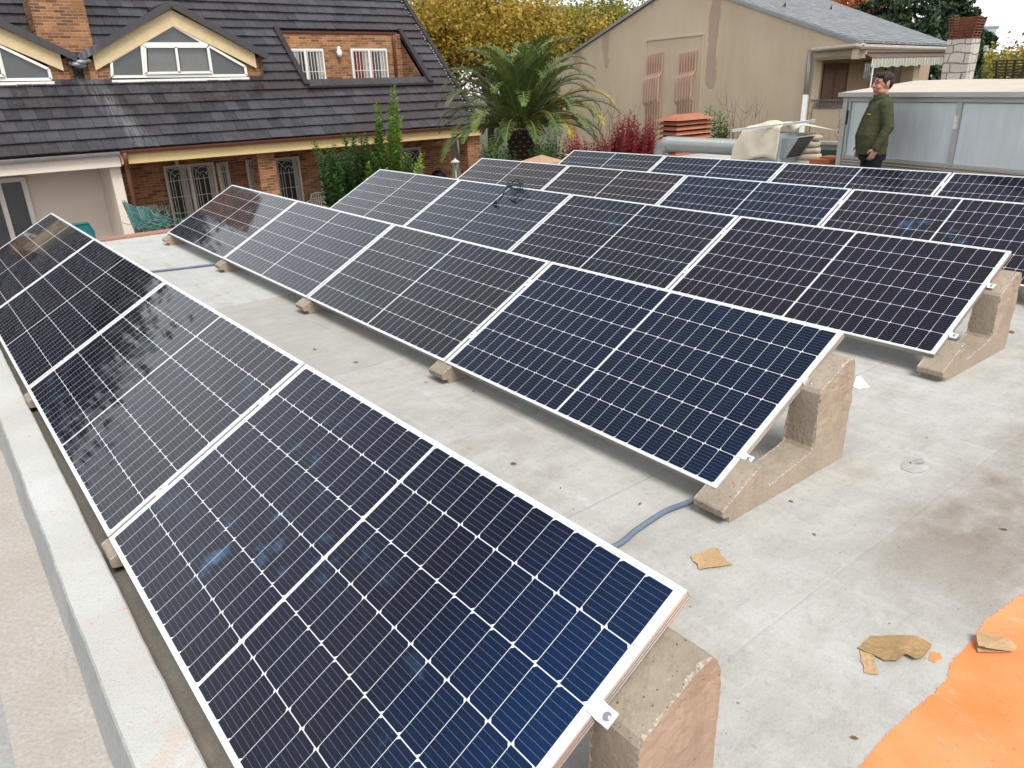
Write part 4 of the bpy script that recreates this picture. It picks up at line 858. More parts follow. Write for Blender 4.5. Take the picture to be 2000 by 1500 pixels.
# garden palm
def palm(loc, trunk_h, label):
    root = empty('palm_tree', loc); r = random.Random(9); g = MB(); n = 26; ring = []
    g.tube([(0, 0, 0), (0, 0, trunk_h * .5), (0, 0, trunk_h)], [.34, .30, .33], 18); 
    tr = g.build('trunk', M('palm_trunk', (.045, .025, .018), bump=.6, bs=20), root)
    g = MB()
    for i in range(30):
        for k in range(12):
            a = 2 * math.pi * (k + .5 * (i % 2)) / 12; z = i * trunk_h / 30; d = np.array([math.cos(a), math.sin(a), 0]); t = np.array([-d[1], d[0], 0]); R = .315
            P = d * R + np.array([0, 0, z]); g.add([P - t * .075 + [0, 0, 0], P + d * .055 + np.array([0, 0, .05]), P + t * .075, P + np.array([0, 0, .11])], [(0, 1, 3), (1, 2, 3), (0, 2, 1)], 0)
            Q = P + d * .056 + np.array([0, 0, .052]); g.add([Q - t * .045, Q + t * .045, Q + np.array([0, 0, .022]) - d * .01], [(0, 1, 2)], 1)
    g.build('leaf_scars', [M('scar_brown', (.06, .03, .022)), M('scar_pale', (.34, .27, .2))], tr)
    MF = {'g': attr_leaf('palm_green', [(0, (.035, .07, .02)), (.6, (.10, .155, .04)), (1, (.21, .25, .06))], rough=.4, trans=.15), 'y': attr_leaf('palm_yellow', [(0, (.25, .24, .03)), (.6, (.55, .40, .03)), (1, (.62, .45, .06))], trans=.2), 'r': M('rachis', (.20, .20, .06), bump=0)}
    cam_dir = math.atan2(CAM[1] - loc[1], CAM[0] - loc[0])
    fr = []
    for i in range(66):
        a = i * 2.39996; e = 88 - (i / 65) ** 1.15 * 82; fr.append((a, e, 'g', 2.72 + r.uniform(-.25, .1) - .72 * (i / 65)))
    fr += [(cam_dir + rad(74), 42, 'y', 2.5), (cam_dir + rad(62), 33, 'y', 2.3), (cam_dir + rad(38), 26, 'y', 2.0), (cam_dir + rad(-60), 8, 'g', 2.3), (cam_dir + rad(95), 25, 'g', 2.5)]
    for (a, e, kind, L) in fr:
        ex = rad(e + r.uniform(-6, 6)); d = np.array([math.cos(a), math.sin(a), 0]); p = np.array([0, 0, trunk_h + .1]) + d * .16; pts = []; ang = ex; N = 22
        for k in range(N + 1):
            pts.append(p.copy()); ang -= rad(112 if e > 25 else 85) / N * (.12 + 2.1 * (k / N) ** 1.5); p = p + (d * math.cos(ang) + np.array([0, 0, math.sin(ang)])) * L / N
        g = MB(); g.tube(pts, [.028 * (1 - .85 * k / N) + .003 for k in range(N + 1)], 5, 1, cap=False); rv = [0.5] * len(g.f)
        side = np.array([-d[1], d[0], 0]); nl = 62; tone = r.random()
        for k in range(nl):
            u = .16 + .83 * k / nl; i0 = min(int(u * N), N - 1); f_ = u * N - i0; P = pts[i0] * (1 - f_) + pts[i0 + 1] * f_; T = unit(pts[i0 + 1] - pts[i0]); Nn = np.cross(side, T) * (-1)
            Nn = Nn if Nn[2] > 0 else -Nn
            ln = .37 * (math.sin(math.pi * min(u * .92 + .08, 1)) ** .6) * r.uniform(.85, 1.1); 
            for s_ in (-1, 1):
                dv = unit(side * s_ * .8 + T * .85 + Nn * r.uniform(.1, .5)); e1 = P + dv * ln * .55; e2 = P + dv * ln + np.array([0, 0, -.12 * ln]); wv = unit(np.cross(dv, Nn)) * .012
                g.add([P - wv * .6, P + wv * .6, e1 + wv, e1 - wv, e2], [(0, 1, 2, 3), (3, 2, 4)]); q_ = tone * .6 + r.random() * .4; rv += [q_, q_]
        fo = g.build('frond', [MF[kind], MF['r']], root, rnd=rv)
        if kind == 'y': fo['label'] = 'yellowing frond'
    g = MB()
    for k in range(26): a = r.uniform(0, 6.28); g.tube([(.1 * math.cos(a), .1 * math.sin(a), trunk_h + .3), (.4 * math.cos(a), .4 * math.sin(a), trunk_h + .25), (.6 * math.cos(a), .6 * math.sin(a), trunk_h - .1)], [.03, .02, .006], 5)
    g.build('dead_stalks', M('dead_stalk', (.22, .10, .04)), root); tag(root, label, 'palm'); return root
pl_ = gp(1016, 17.5); palm(pl_, 3.0, 'broad date palm with two yellow fronds right of the brick house')
# shoots of a big-leaved hedge before the porch
def shrub(name, D0, shoots, base_px, mat, label, leaf=.07, per=1., group=None, stem=.008, seed=1, cat='shrub', tone=None, floor=GZ):
    r = np.random.default_rng(seed); b = atD(base_px, 330, D0); root = empty(name, (b[0], b[1], floor)); L0 = np.array([b[0], b[1], floor]); g = MB(); C = []; rd = []; gl = MB(); rl = []
    for i, (x, y, br) in enumerate(shoots):
        top = atD(x, y, D0 + r.uniform(-.5, .5)) - L0; bt = np.array([top[0] * .6 + r.normal() * .15, top[1] * .6 + r.normal() * .15, 0]); n = 14; pts = []
        for k in range(n + 1): u = k / n; pts.append(bt * (1 - u) + top * u + np.array([0, 0, 1]) * 0 + (np.array([top[0] - bt[0], top[1] - bt[1], 0]) * (.25 * math.sin(math.pi * u) * -1)))
        g.tube(pts, [stem * (1.6 - 1.2 * k / n) for k in range(n + 1)], 5, cap=False)
        Ls = np.linalg.norm(top - bt); m_ = int(Ls * 55 * per)
        for k in range(m_):
            u = 1 - (k / m_) * .62; i0 = min(int(u * n), n - 1); P = pts[i0] + (pts[i0 + 1] - pts[i0]) * (u * n - i0); T = unit(pts[min(i0 + 1, n)] - pts[i0]); a = k * 2.4
            s1 = unit(np.cross(T, [1, .2, 0])); s2 = np.cross(T, s1); od = math.cos(a) * s1 + math.sin(a) * s2; dv = unit(od * 1.0 + T * .75); sz = leaf * (.75 + .5 * r.random()) * (.55 + .6 * min(1, (1 - u) * 8)); w_ = unit(np.cross(dv, T)) * sz * .27; P = P + od * .01 + r.normal(size=3) * .012 * (1 + 4 * (1 - u))
            mid = P + dv * sz * .5 + T * .004; tip = P + dv * sz - T * sz * .12; gl.add([P, mid + w_, tip, mid - w_], [(0, 1, 2, 3)]); q_ = min(1, max(0, br * (.55 + .45 * u) + r.normal() * .1)); rl.append(q_)
    g.build('stems', MT_bark, root); gl.build('foliage', mat, root, rnd=rl); tag(root, label, cat, group); return root
SH = [(612, 275, .55), (622, 300, .35), (640, 290, .45), (652, 283, .4), (672, 262, .35), (690, 258, .35), (705, 268, .4), (716, 262, .4), (728, 285, .35), (737, 197, .8), (768, 170, .85), (781, 228, 1.), (776, 275, .8), (757, 280, .85), (747, 300, .4), (800, 300, .5), (792, 300, .8), (665, 300, .3), (720, 320, .9), (742, 330, .4), (823, 302, .95), (818, 320, .9), (655, 340, .3), (685, 345, .85), (700, 355, .9), (670, 372, .85), (640, 330, .35), (650, 310, .4), (680, 300, .3), (695, 300, .3), (710, 300, .4), (730, 300, .35), (760, 310, .35), (690, 330, .3), (660, 320, .3), (712, 290, .3), (770, 300, .4), (785, 310, .4), (675, 320, .35), (645, 300, .35), (630, 320, .4), (765, 230, .7), (774, 200, .8), (740, 230, .7), (810, 325, .7), (675, 360, .5), (695, 380, .4), (660, 385, .5), (715, 350, .4), (735, 345, .5), (755, 330, .4)]
shrub('laurel_shrub', 13.4, SH, 700, ML_laurel, 'glossy green shrub with tall leafy shoots in front of the brick porch', leaf=.105, per=1.7, seed=4)
RD = [(x, y, .5) for x, y in ((1108, 262), (1120, 250), (1140, 268), (1160, 265), (1175, 262), (1188, 262), (1200, 240), (1210, 225), (1222, 222), (1232, 215), (1240, 225), (1250, 240), (1262, 235), (1270, 228), (1278, 240), (1130, 275), (1150, 280), (1170, 275), (1195, 270), (1215, 258), (1230, 250), (1245, 262), (1258, 262), (1275, 265), (1285, 275), (1185, 285), (1205, 280), (1225, 280), (1250, 280), (1268, 285))]
shrub('red_shrub', 15.0, [(x + dx, y + dy, .5) for x, y, _ in RD for dx, dy in ((0, 0), (6, 9), (-5, 14), (3, 22))], 1200, ML_red, 'dark red autumn shrub spreading between the palm and the orange vent', leaf=.065, per=1.6, seed=5, stem=.005)
shrub('red_shrub', 16.5, [(1405 + 5 * i, y, .5) for i, y in enumerate((215, 235, 250, 262, 240, 225, 245, 250, 238, 245, 262))], 1440, ML_red, 'sparse red-leaved shrub between the orange vent and the tarpaulin', leaf=.045, per=.45, seed=6, stem=.006)
shrub('evergreen_shrub', 16.8, [(x, y, b) for x, y, b in ((1372, 222, .6), (1380, 212, .6), (1388, 208, .7), (1395, 215, .5), (1402, 222, .6), (1408, 215, .7), (1415, 228, .5), (1420, 238, .6), (1390, 235, .4), (1400, 245, .4), (1410, 250, .4), (1418, 255, .3), (1385, 240, .4))], 1398, ML_laurel, 'dark green shrub with drooping leaves right behind the orange vent', leaf=.11, per=.7, seed=8)
shrub('evergreen_shrub', 15.5, [(x, y, .35) for x, y in ((1060, 262), (1072, 250), (1085, 258), (1050, 275), (1095, 268), (1065, 285), (1080, 280), (1045, 285), (1035, 292), (1105, 270), (980, 270), (965, 262), (955, 280), (945, 290), (990, 285), (1005, 295), (1048, 268), (1075, 272), (1090, 285), (1100, 290), (1070, 295), (1055, 300), (960, 300), (975, 290), (940, 275), (935, 290), (1085, 300), (1115, 285))], 1060, ML_laurel, 'dark green bushes around the foot of the palm', leaf=.09, per=.8, seed=9)
def twigs(D0, base, tops, label, seed):
    r = random.Random(seed); b = atD(base[0], base[1], D0); root = empty('bare_shrub', (b[0], b[1], GZ)); L0 = np.array([b[0], b[1], GZ]); g = MB()
    for (x, y) in tops:
        T = atD(x, y, D0 + r.uniform(-.3, .3)) - L0; S_ = np.array([r.uniform(-.1, .1), r.uniform(-.1, .1), 0]); n = 12; pts = [S_ + (T - S_) * k / n + (np.array([r.uniform(-.05, .05) for _ in range(3)]) if 0 < k < n else 0) for k in range(n + 1)]; g.tube(pts, [.014 * (1 - .8 * k / n) for k in range(n + 1)], 5, cap=False)
        for q_ in range(9):
            k = r.randint(6, n - 1); d = unit(unit(T - S_) + np.array([r.uniform(-1, 1) for _ in range(3)])); P = pts[k]; Q = [P, P + d * .16, P + d * .28 + np.array([0, 0, .06]), P + d * .36 + np.array([0, 0, .15])]; g.tube(Q, [.006, .005, .004, .002], 4, cap=False)
    root2 = g.build('stems', M('twig', (.22, .15, .11), bump=0), root); tag(root, label, 'shrub', None)
twigs(17, (1190, 290), [(1170, 195), (1180, 205), (1195, 180), (1202, 205), (1188, 215), (1175, 230), (1240, 205)], 'bare twiggy shrub against the beige wall left of the slatted panels', 4)
twigs(17, (1440, 290), [(1420, 180), (1437, 200), (1460, 195), (1480, 200), (1500, 215), (1470, 225), (1450, 215), (1430, 195), (1495, 235)], 'bare arching shrub against the beige wall right of the slatted panels', 6)

# ================================================================== BEIGE GABLE HOUSE
TH = rad(-12.4); P0 = atD(1680, 87, 20); GN = np.array([-math.sin(TH), math.cos(TH), 0]); GT = np.array([math.cos(TH), math.sin(TH), 0])   # GN points away from the camera
E98 = np.array([math.cos(rad(98)), math.sin(rad(98)), 0])
def W(x, y, off=0.): return onp(x, y, P0 + GN * off, GN)
def stucco():
    s = NT('beige_stucco'); p = s.pos(); a = s.noise(p, .5, 5, .6); b = s.noise(p, 22, 4, .7); v = s.noise(s.pos((2.5, 2.5, .35)), 1.2, 5, .6); t = s.n('ShaderNodeTexCoord'); sp = s.n('ShaderNodeSeparateXYZ'); s.L(t.outputs['Object'], sp.inputs[0])
    c = s.mix(s.ramp(a, .35, .65), (.63, .51, .365), (.57, .455, .32)); c = s.mix(s.math('MULTIPLY', s.ramp(v, .45, .7), .4), c, (.66, .55, .42)); c = s.mix(s.math('MULTIPLY', s.ramp(b, .55, .8), .3), c, (.49, .37, .26))
    s.col(c); s.bump(b, .3, .006); return s.set(.9, 0, .2)
MT_stucco = stucco(); MT_stain = M('repaired_render', (.52, .375, .28), var=.1, bs=20); MT_salmon = M('salmon_slats', (.60, .40, .31), var=.1, bump=0)
gh = empty('gable_house', P0 - np.array([0, 0, P0[2] - GZ])); GI = base(gh)
tag(gh, 'beige rendered gable house with grey shingle roof, slatted wall panels and striped awning', 'house')
def gpt(g, name, mats, parent=None, **k): return g.build(name, mats, gh, inv=GI, **k) if parent is None else g.build(name, mats, parent, **k)
Lw = W(1095.8, 121.3); Ap = W(1331, -34); Rc = W(1590, 100); Rb = P0.copy()
def down(p, z=GZ): return np.array([p[0], p[1], z])
Lext = Lw + (Lw - Ap) * .05
g = MB(); recess_top = W(1592, 118)[2]
g.slab([down(Lext), Lext, Ap, P0 - GT * 0, np.array([P0[0], P0[1], recess_top]), np.array([*W(1592, 118)[:2], recess_top]), down(W(1592, 118))], GN * .3)
wall = gpt(g, 'wall', MT_stucco)
# stains of an old repair
def stain(pxs, par, off=-.004, th=.003, mat=MT_stain):
    g = MB(); P = [W(x, y, off) for x, y in pxs]; g.slab(P, GN * th); return gpt(g, 'render_patch', mat, par)
def ragged(pxs, amp=2.2, seed=1):
    out = []
    for i in range(len(pxs)):
        a, b = pxs[i], pxs[(i + 1) % len(pxs)]; n = max(2, int(math.hypot(b[0] - a[0], b[1] - a[1]) / 5))
        for k in range(n): u = k / n; x, y = a[0] + (b[0] - a[0]) * u, a[1] + (b[1] - a[1]) * u; out.append((x + amp * mnoise.noise(Vector((x * .11, y * .11, seed))), y + amp * mnoise.noise(Vector((x * .13, y * .13, seed + 5)))))
    return out
stain(ragged([(1392, -4), (1409, -2), (1406, 40), (1402, 70), (1398, 100), (1399, 150), (1395, 172), (1385, 174), (1377, 165), (1379, 130), (1383, 90), (1384, 40)]), wall)
stain(ragged([(1176, 72), (1191, 63), (1189, 85), (1187, 105), (1190, 120), (1186, 135), (1181, 130), (1179, 110), (1175, 92)], 1.5, 3), wall)
stain(ragged([(1272, 8), (1278, 4), (1276, 14), (1270, 15)], 1, 4), wall); stain(ragged([(1118, 110), (1136, 98), (1136, 125), (1133, 150), (1128, 130), (1120, 118)], 1.5, 6), wall)
# framed panel and its two slatted screens
g = MB(); A, B, C_, D_ = W(1263, 79, -.02), W(1375, 66.5, -.02), W(1365, 240, -.02), W(1259, 250, -.02)
g.bar(A, B, .05, .05, up=(0, 0, 1)); g.bar(B, C_, .03, .05); g.bar(A, D_, .03, .05); gpt(g, 'panel_moulding', MT_stucco, wall)
def screen(xs_top, y_top, label):
    g = MB(); x0, x1 = xs_top
    for k in range(7):
        u = k / 6; xt = x0 + (x1 - x0) * u
        yt = y_top - 7 * u
        # relative pixel path of one slat: straight, kink out, straight, kink in, straight
        path = [(xt, yt, .05), (xt - 1, yt + 39, .05), (xt - 7.5, yt + 50, .19), (xt - 8, yt + 92, .19), (xt - 3, yt + 99, .05), (xt - 2.5, yt + 150, .06)]
        zt = [W(xx, y2, 0) for xx, y2, o in path]
        base_ = W(xt, yt, 0); pts = [base_ * np.array([1, 1, 0]) + np.array([0, 0, q_[2]]) - GN * o for q_, (xx, y2, o) in zip(zt, path)]
        for a, b in zip(pts[:-1], pts[1:]): g.bar(a, b, .042, .05, up=-GN)
    for yy in (yt + 14,): pass
    o = gpt(g, 'slatted_screen', MT_salmon, None); return o
screen((1267, 1296), 108, ''); screen((1330, 1362), 105, '')
# porch recess at the right corner
P1 = W(1592, 118); N98 = np.array([math.cos(rad(8)), math.sin(rad(8)), 0])
def V(x, y, off=0.): return onp(x, y, P1 + N98 * off, N98)
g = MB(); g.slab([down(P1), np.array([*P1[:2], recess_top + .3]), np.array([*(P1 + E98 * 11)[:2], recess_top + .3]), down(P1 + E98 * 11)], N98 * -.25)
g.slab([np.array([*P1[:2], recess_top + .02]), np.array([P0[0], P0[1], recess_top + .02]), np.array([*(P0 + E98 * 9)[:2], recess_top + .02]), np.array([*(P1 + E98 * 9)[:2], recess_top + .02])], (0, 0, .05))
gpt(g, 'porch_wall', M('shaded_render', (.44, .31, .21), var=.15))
g = MB(); q0, q1 = W(1592, 112), W(1662, 108); E_end = P0 + E98 * 3.2
g.slab([np.array([*q0[:2], recess_top]), np.array([*q0[:2], P0[2] - .05]), P0 - np.array([0, 0, .05]), np.array([P0[0], P0[1], recess_top])], GN * .25)
g.slab([np.array([P0[0], P0[1], recess_top - .02]), P0 - np.array([0, 0, .05]), P0 + E98 * 9 - np.array([0, 0, .05]), P0 + E98 * 9 - np.array([0, 0, P0[2] - recess_top + .02])], np.array([-.2, 0, 0]))
gpt(g, 'porch_beam', MT_stucco)
# lower porch wall with railing
r0_, r1_ = W(1587, 214, .05), W(1668, 214, .05)
g = MB(); g.slab([down(r0_), r0_, r1_, down(r1_)], GN * .15); g.slab([down(r1_), r1_, r1_ + E98 * 9, down(r1_ + E98 * 9)], (-.15, 0, 0)); gpt(g, 'porch_parapet', MT_stucco)
g = MB(); rt0, rt1 = W(1586, 196, .05), W(1668, 195, .05); g.bar(rt0, rt1, .06, .04); g.bar(r0_ + [0, 0, .05], r1_ + [0, 0, .05], .04, .04)
for k in range(17):
    u = (k + .5) / 17; p_ = r0_ * (1 - u) + r1_ * u; h_ = rt0[2] - r0_[2]; g.bar(p_ + [0, 0, .03], p_ + [0, 0, h_], .02, .02)
    if k % 2: g.ell(p_ + np.array([0, 0, h_ * .52]), (.05, .02, .06), 8, 5)
MT_rail = M('rail_metal', (.20, .18, .165)); gpt(g, 'railing', MT_rail)
def shutter(x0, x1, y0, y1):
    A, B = V(x0, y0, .02), V(x1, y0, .02); z1 = A[2]; z0 = V(x0, y1, .02)[2]; g = MB(); n = 36
    for h in range(2):
        u0, u1 = h / 2 + .01, (h + 1) / 2 - .01; a_, b_ = A * (1 - u0) + B * u0, A * (1 - u1) + B * u1
        for k in range(n): z = z0 + (z1 - z0) * (k + .5) / n; g.bar(np.array([*a_[:2], z]), np.array([*b_[:2], z]), .03, (z1 - z0) / n * .62)
        for c_ in (a_, b_): g.bar(np.array([*c_[:2], z0]), np.array([*c_[:2], z1]), .05, .05)
    return gpt(g, 'shutter', M('varnished_slats', (.20, .075, .028), rough=.45))
shutter(1611, 1658, 124, 208); shutter(1732, 1762, 124, 208)
A, B = V(1688, 122, .02), V(1708, 152, .02); g = MB()
for (p_, q_) in ((A, np.array([*B[:2], A[2]])), (np.array([*B[:2], A[2]]), B), (B, np.array([*A[:2], B[2]])), (np.array([*A[:2], B[2]]), A)): g.bar(p_, q_, .07, .06)
for k in range(1, 6): p_ = A + (np.array([*B[:2], A[2]]) - A) * k / 6; g.bar(p_ + N98 * .03, np.array([*(p_ + N98 * .03)[:2], B[2]]), .015, .015)
wi = gpt(g, 'window', MT_stucco); g = MB(); g.slab([A, np.array([*B[:2], A[2]]), B, np.array([*A[:2], B[2]])], N98 * -.015); g.build('pane', MT_glassd, wi)
g = MB(); p_ = onp(1778, 140, P0 + N98 * -.25, N98); g.box(p_[0] - .2, p_[0] + .2, p_[1] - .2, p_[1] + .2, GZ, recess_top); gpt(g, 'porch_column', MT_stucco)
# roof
g = MB(); z_out = np.array([0, 0, .0]); u_ = None
best = None
for t in np.linspace(0, 20, 400):
    R = Ap + E98 * t; d_ = R - CAM; z = d_ @ F_; X_ = 1000 + FPX * (d_ @ R_) / z; Y_ = 750 - FPX * (d_ @ U_) / z; yl = 5 + (X_ - 1620) * (78 - 5) / (1851 - 1620)
    if best is None or abs(Y_ - yl) < best[0]: best = (abs(Y_ - yl), t)
RG = Ap + E98 * best[1]
bt_ = None
for t in np.linspace(3, 14, 400):
    R = P0 + E98 * t; d_ = R - CAM; X_ = 1000 + FPX * (d_ @ R_) / (d_ @ F_)
    if bt_ is None or abs(X_ - 1862) < bt_[0]: bt_ = (abs(X_ - 1862), t)
EE = P0 + E98 * bt_[1]
def shingle():
    s = NT('grey_shingles'); t = s.n('ShaderNodeTexCoord'); sp = s.n('ShaderNodeSeparateXYZ'); s.L(t.outputs['Object'], sp.inputs[0]); cv = s.n('ShaderNodeCombineXYZ')
    s.L(s.math('SUBTRACT', sp.outputs[1], s.math('MULTIPLY', sp.outputs[0], -.14)), cv.inputs[0]); s.L(s.math('MULTIPLY', sp.outputs[2], 3.1), cv.inputs[1])
    x = s.n('ShaderNodeTexBrick'); s.L(cv.outputs[0], x.inputs['Vector']); x.inputs['Scale'].default_value = 1; x.inputs['Brick Width'].default_value = .42; x.inputs['Row Height'].default_value = .22; x.inputs['Mortar Size'].default_value = .03
    x.inputs['Color1'].default_value = (.235, .25, .265, 1); x.inputs['Color2'].default_value = (.15, .165, .18, 1); x.inputs['Mortar'].default_value = (.035, .036, .04, 1); n = s.noise(s.pos(), 3, 5, .65)
    s.col(s.mix(s.math('MULTIPLY', s.ramp(n, .4, .7), .5), x.outputs[0], (.30, .31, .32))); s.bump(s.math('SUBTRACT', 0., x.outputs[1]), .5, .01); return s.set(.85, 0, .3)
MT_sh = shingle(); ov = -GN * .06; up_ = np.array([0, 0, .05])
HipB = Lext + E98 * (bt_[1])
g.slab([Ap + ov + up_, P0 + ov + up_, EE + up_, RG + up_], (0, 0, .06)); g.slab([Ap + ov + up_, RG + up_, HipB + up_, Lext + ov + up_], (0, 0, .06)); g.slab([RG + up_, EE + up_, HipB + up_], (0, 0, .06))
rf = gpt(g, 'roof', MT_sh)
g = MB(); g.bar(Lext + ov * 1.3 + [0, 0, .04], Ap + ov * 1.3 + [0, 0, .06], .06, .1); g.bar(Ap + ov * 1.3 + [0, 0, .06], P0 + ov * 1.3 + [0, 0, .04], .06, .1); g.build('verge_flashing', MT_zinc, rf)
for (x, y) in ((1518, 8), (1610, 13)):
    # small triangular roof vents standing on the shingles
    nr = np.cross(P0 - Ap, E98); nr = unit(nr); nr = nr if nr[2] > 0 else -nr; p_ = onp(x, y + 3, P0 + nr * .1, nr); dn = unit((P0 - Ap) - E98 * ((P0 - Ap) @ E98)); g = MB()
    F0, F1, FT = p_ + dn * .25 - E98 * .16, p_ + dn * .25 + E98 * .16, p_ + dn * .22 + nr * .24; B_ = p_ - dn * .45
    g.add([F0, F1, FT, B_], [(0, 1, 2), (0, 2, 3), (1, 3, 2)], 0); q_ = (F0 + F1 + FT) / 3 + dn * .02; g.add([q_ + (F0 - q_) * .5 + dn * .01, q_ + (F1 - q_) * .5 + dn * .01, q_ + (FT - q_) * .5 + dn * .01], [(0, 1, 2)], 1); gpt(g, 'roof_vent', [MT_zinc, MT_dark], rf if False else None)
g = MB(); ga, gb_, gc = W(1586, 98, -.12), P0 + np.array([.12, -.1, -.06]), EE + np.array([.12, 0, -.06]); g.tube([ga, P0 + np.array([-.02, -.12, -.03]), gb_], .06, 8); g.tube([gb_, gc], .07, 8); gpt(g, 'gutter', M('gutter_cream', (.46, .40, .33)))
g = MB(); a_ = W(1583, 104, -.08); b_ = W(1573, 185, -.08); b_ = np.array([a_[0], a_[1], b_[2]]); g.tube([a_, b_], .06, 10, 0); g.tube([b_, down(b_)], .085, 10, 1); gpt(g, 'downpipe', [MT_parap, MT_pvc], smooth=True)
# awning: striped valance hanging from the porch beam
g = MB(); va, vb = P0 + E98 * .25 + np.array([.30, 0, -.36]), P0 + E98 * (bt_[1] - .2) + np.array([.30, 0, -.30]); n = 340; vs = []
for k in range(n + 1):
    u = k / n; p_ = va * (1 - u) + vb * u; wv = .02 * math.sin(u * 150); dz = -.20 - .04 * abs(math.sin(u * math.pi * 10)); vs += [p_ + [wv * .3, 0, 0], p_ + np.array([wv, 0, dz])]
g.add(vs, [(2 * i, 2 * i + 1, 2 * i + 3, 2 * i + 2) for i in range(n)], 0)
for i in range(n): g.m[i] = [0, 0, 1, 0, 2, 2][i % 6] if (i // 6) % 1 == 0 else 0
g.slab([va + [0, 0, -.004], va + [-.3, 0, .14], vb + [-.3, 0, .14], vb + [0, 0, -.004]], (0, 0, .03), 3)
gpt(g, 'awning', [M('awning_cream', (.66, .64, .53)), M('awning_green', (.10, .16, .09)), M('awning_grey', (.28, .30, .24)), M('awning_top', (.14, .10, .08))])
g = MB(); p_ = P0 + E98 * .4 + np.array([.3, 0, -.5]); g.tube([p_, down(p_)], .018, 6); gpt(g, 'awning_pole', MT_pvc)

# garden wall with green band, neighbour roof
g = MB(); a_, b_ = atD(1560, 278, 14.5), atD(1660, 281, 13.8); a_[2] = b_[2] = (a_[2] + b_[2]) / 2; zt = a_[2]; g.slab([down(a_), a_, b_, down(b_)], GN * .15, 0); g.bar(a_ + [0, 0, .01], b_ + [0, 0, .01], .22, .05, 0)
gb0, gb1 = a_ - GN * .005 - [0, 0, .12], b_ - GN * .005 - [0, 0, .12]; g.slab([gb0 - [0, 0, .20], gb0, gb1, gb1 - [0, 0, .20]], -GN * .004, 1)
tag(g.build('garden_wall', [M('grey_wall', (.34, .35, .31)), M('green_band', (.05, .11, .07))]), 'grey garden wall with a green band behind the stacked sacks', 'wall')
shrub('climbing_plant', 14.6, [(1640, 215, .5), (1646, 225, .6), (1650, 240, .5), (1620, 262, .5), (1635, 268, .5), (1605, 262, .4), (1598, 268, .4), (1612, 270, .5), (1645, 250, .5), (1642, 232, .6)], 1640, ML_orange, 'rusty climbing plant on the beige wall beside the metal shed', leaf=.06, per=.45, seed=12, stem=.005)
g = MB(); g.box(-1.75, 3.4, 10.42, 13.4, -2.44, .13); tag(g.build('neighbour_roof', MT_roof), kind='structure')

# ================================================================== METAL SHED
S0 = atD(1650, 181, 10.0); st = rad(-15); ST = np.array([math.cos(st), math.sin(st), 0]); SN = np.array([-math.sin(st), math.cos(st), 0])
def S(x, y, off=0.): return onp(x, y, S0 + SN * off, SN)
def panelmat():
    s = NT('galvanised_panel'); p = s.pos(); v = s.noise(s.pos((4, 4, .5)), 2.2, 6, .65); b = s.noise(p, 1.3, 4); f_ = s.noise(s.pos((60, 60, 3)), 3, 3)
    c = s.mix(s.ramp(v, .35, .7), (.66, .70, .71), (.54, .60, .63)); c = s.mix(s.math('MULTIPLY', s.ramp(b, .5, .7), .45), c, (.54, .60, .47)); c = s.mix(s.math('MULTIPLY', s.ramp(f_, .5, .8), .25), c, (.62, .64, .64)); s.col(c); return s.set(.42, .1, .5)
MT_panel = panelmat(); MT_sframe = M('shed_frame', (.52, .53, .51), rough=.45, metal=.3, var=.15); MT_sroof = M('shed_roof', (.58, .51, .43), var=.2, vs=2, bump=.2)
sh = empty('metal_shed', S0 - np.array([0, 0, S0[2] - RZ])); SI = base(sh); tag(sh, 'low galvanised metal shed with sliding doors behind the standing man', 'shed')
def spt(g, name, mats, parent=None, **k): return g.build(name, mats, sh, inv=SI, **k) if parent is None else g.build(name, mats, parent, **k)
LEN = 7.0; DEP = 1.7
def sp(a, z, off=0.): p_ = S0 + ST * a + SN * off; return np.array([p_[0], p_[1], z])
zt = S0[2]; zd = S(1870, 326)[2]; xa = (S(1850, 330) - S0) @ ST
def sbox(g, a0, a1, z0, z1, o0, o1, mi=0): g.add([sp(a, z, o) for z in (z0, z1) for o in (o0, o1) for a in (a0, a1)], [(0, 2, 3, 1), (4, 5, 7, 6), (0, 1, 5, 4), (2, 6, 7, 3), (0, 4, 6, 2), (1, 3, 7, 5)], mi)
bz = zd
g = MB(); sbox(g, .02, LEN, RZ, bz, .02, DEP, 0)
for k in range(14):
    z = bz - .012 - k * .036
    if z > RZ: sbox(g, .02, LEN, z - .012, z + .006, .004, .02, 1)
spt(g, 'base', [M('base_ribbed', (.36, .33, .28)), M('base_rib', (.50, .46, .39))])
g = MB(); sbox(g, 0, .075, RZ, zt - .05, -.01, .06); sbox(g, .09, .12, bz, zt - .1, .0, .05); sbox(g, 0, LEN, zt - .11, zt - .035, .0, .07); sbox(g, 0, .05, RZ, zt - .03, DEP - .05, DEP)
spt(g, 'frame', MT_sframe, bevel=.003)
g = MB(); sbox(g, .0, LEN, bz, zt - .1, DEP - .03, DEP); sbox(g, .01, .04, RZ, zt - .05, .05, DEP - .05); spt(g, 'side_panel', MT_panel)
da = xa
for i, (a0, a1) in enumerate(((.125, da - .03), (da + .035, da + 1.9), (da + 1.97, da + 3.8))):
    g = MB(); sbox(g, a0, a1, bz + .01, zt - .12, .035, .045)
    dr = spt(g, 'door', MT_panel); g = MB(); sbox(g, a1, a1 + .06, bz, zt - .11, .01, .05); sbox(g, a0, a1, bz, bz + .025, .02, .05); g.build('door_frame', MT_sframe, dr)
    g = MB()
    if i == 0: sbox(g, a1 + .01, a1 + .045, bz + .42, bz + .56, -.01, .01); sbox(g, a1 + .018, a1 + .036, bz + .50, bz + .57, -.03, -.01)
    g2_ = g
    if g.v: g.build('handle', MT_pvc, dr)
g = MB(); sbox(g, .088, .112, bz + .42, bz + .60, -.006, .0); spt(g, 'lock', MT_black)
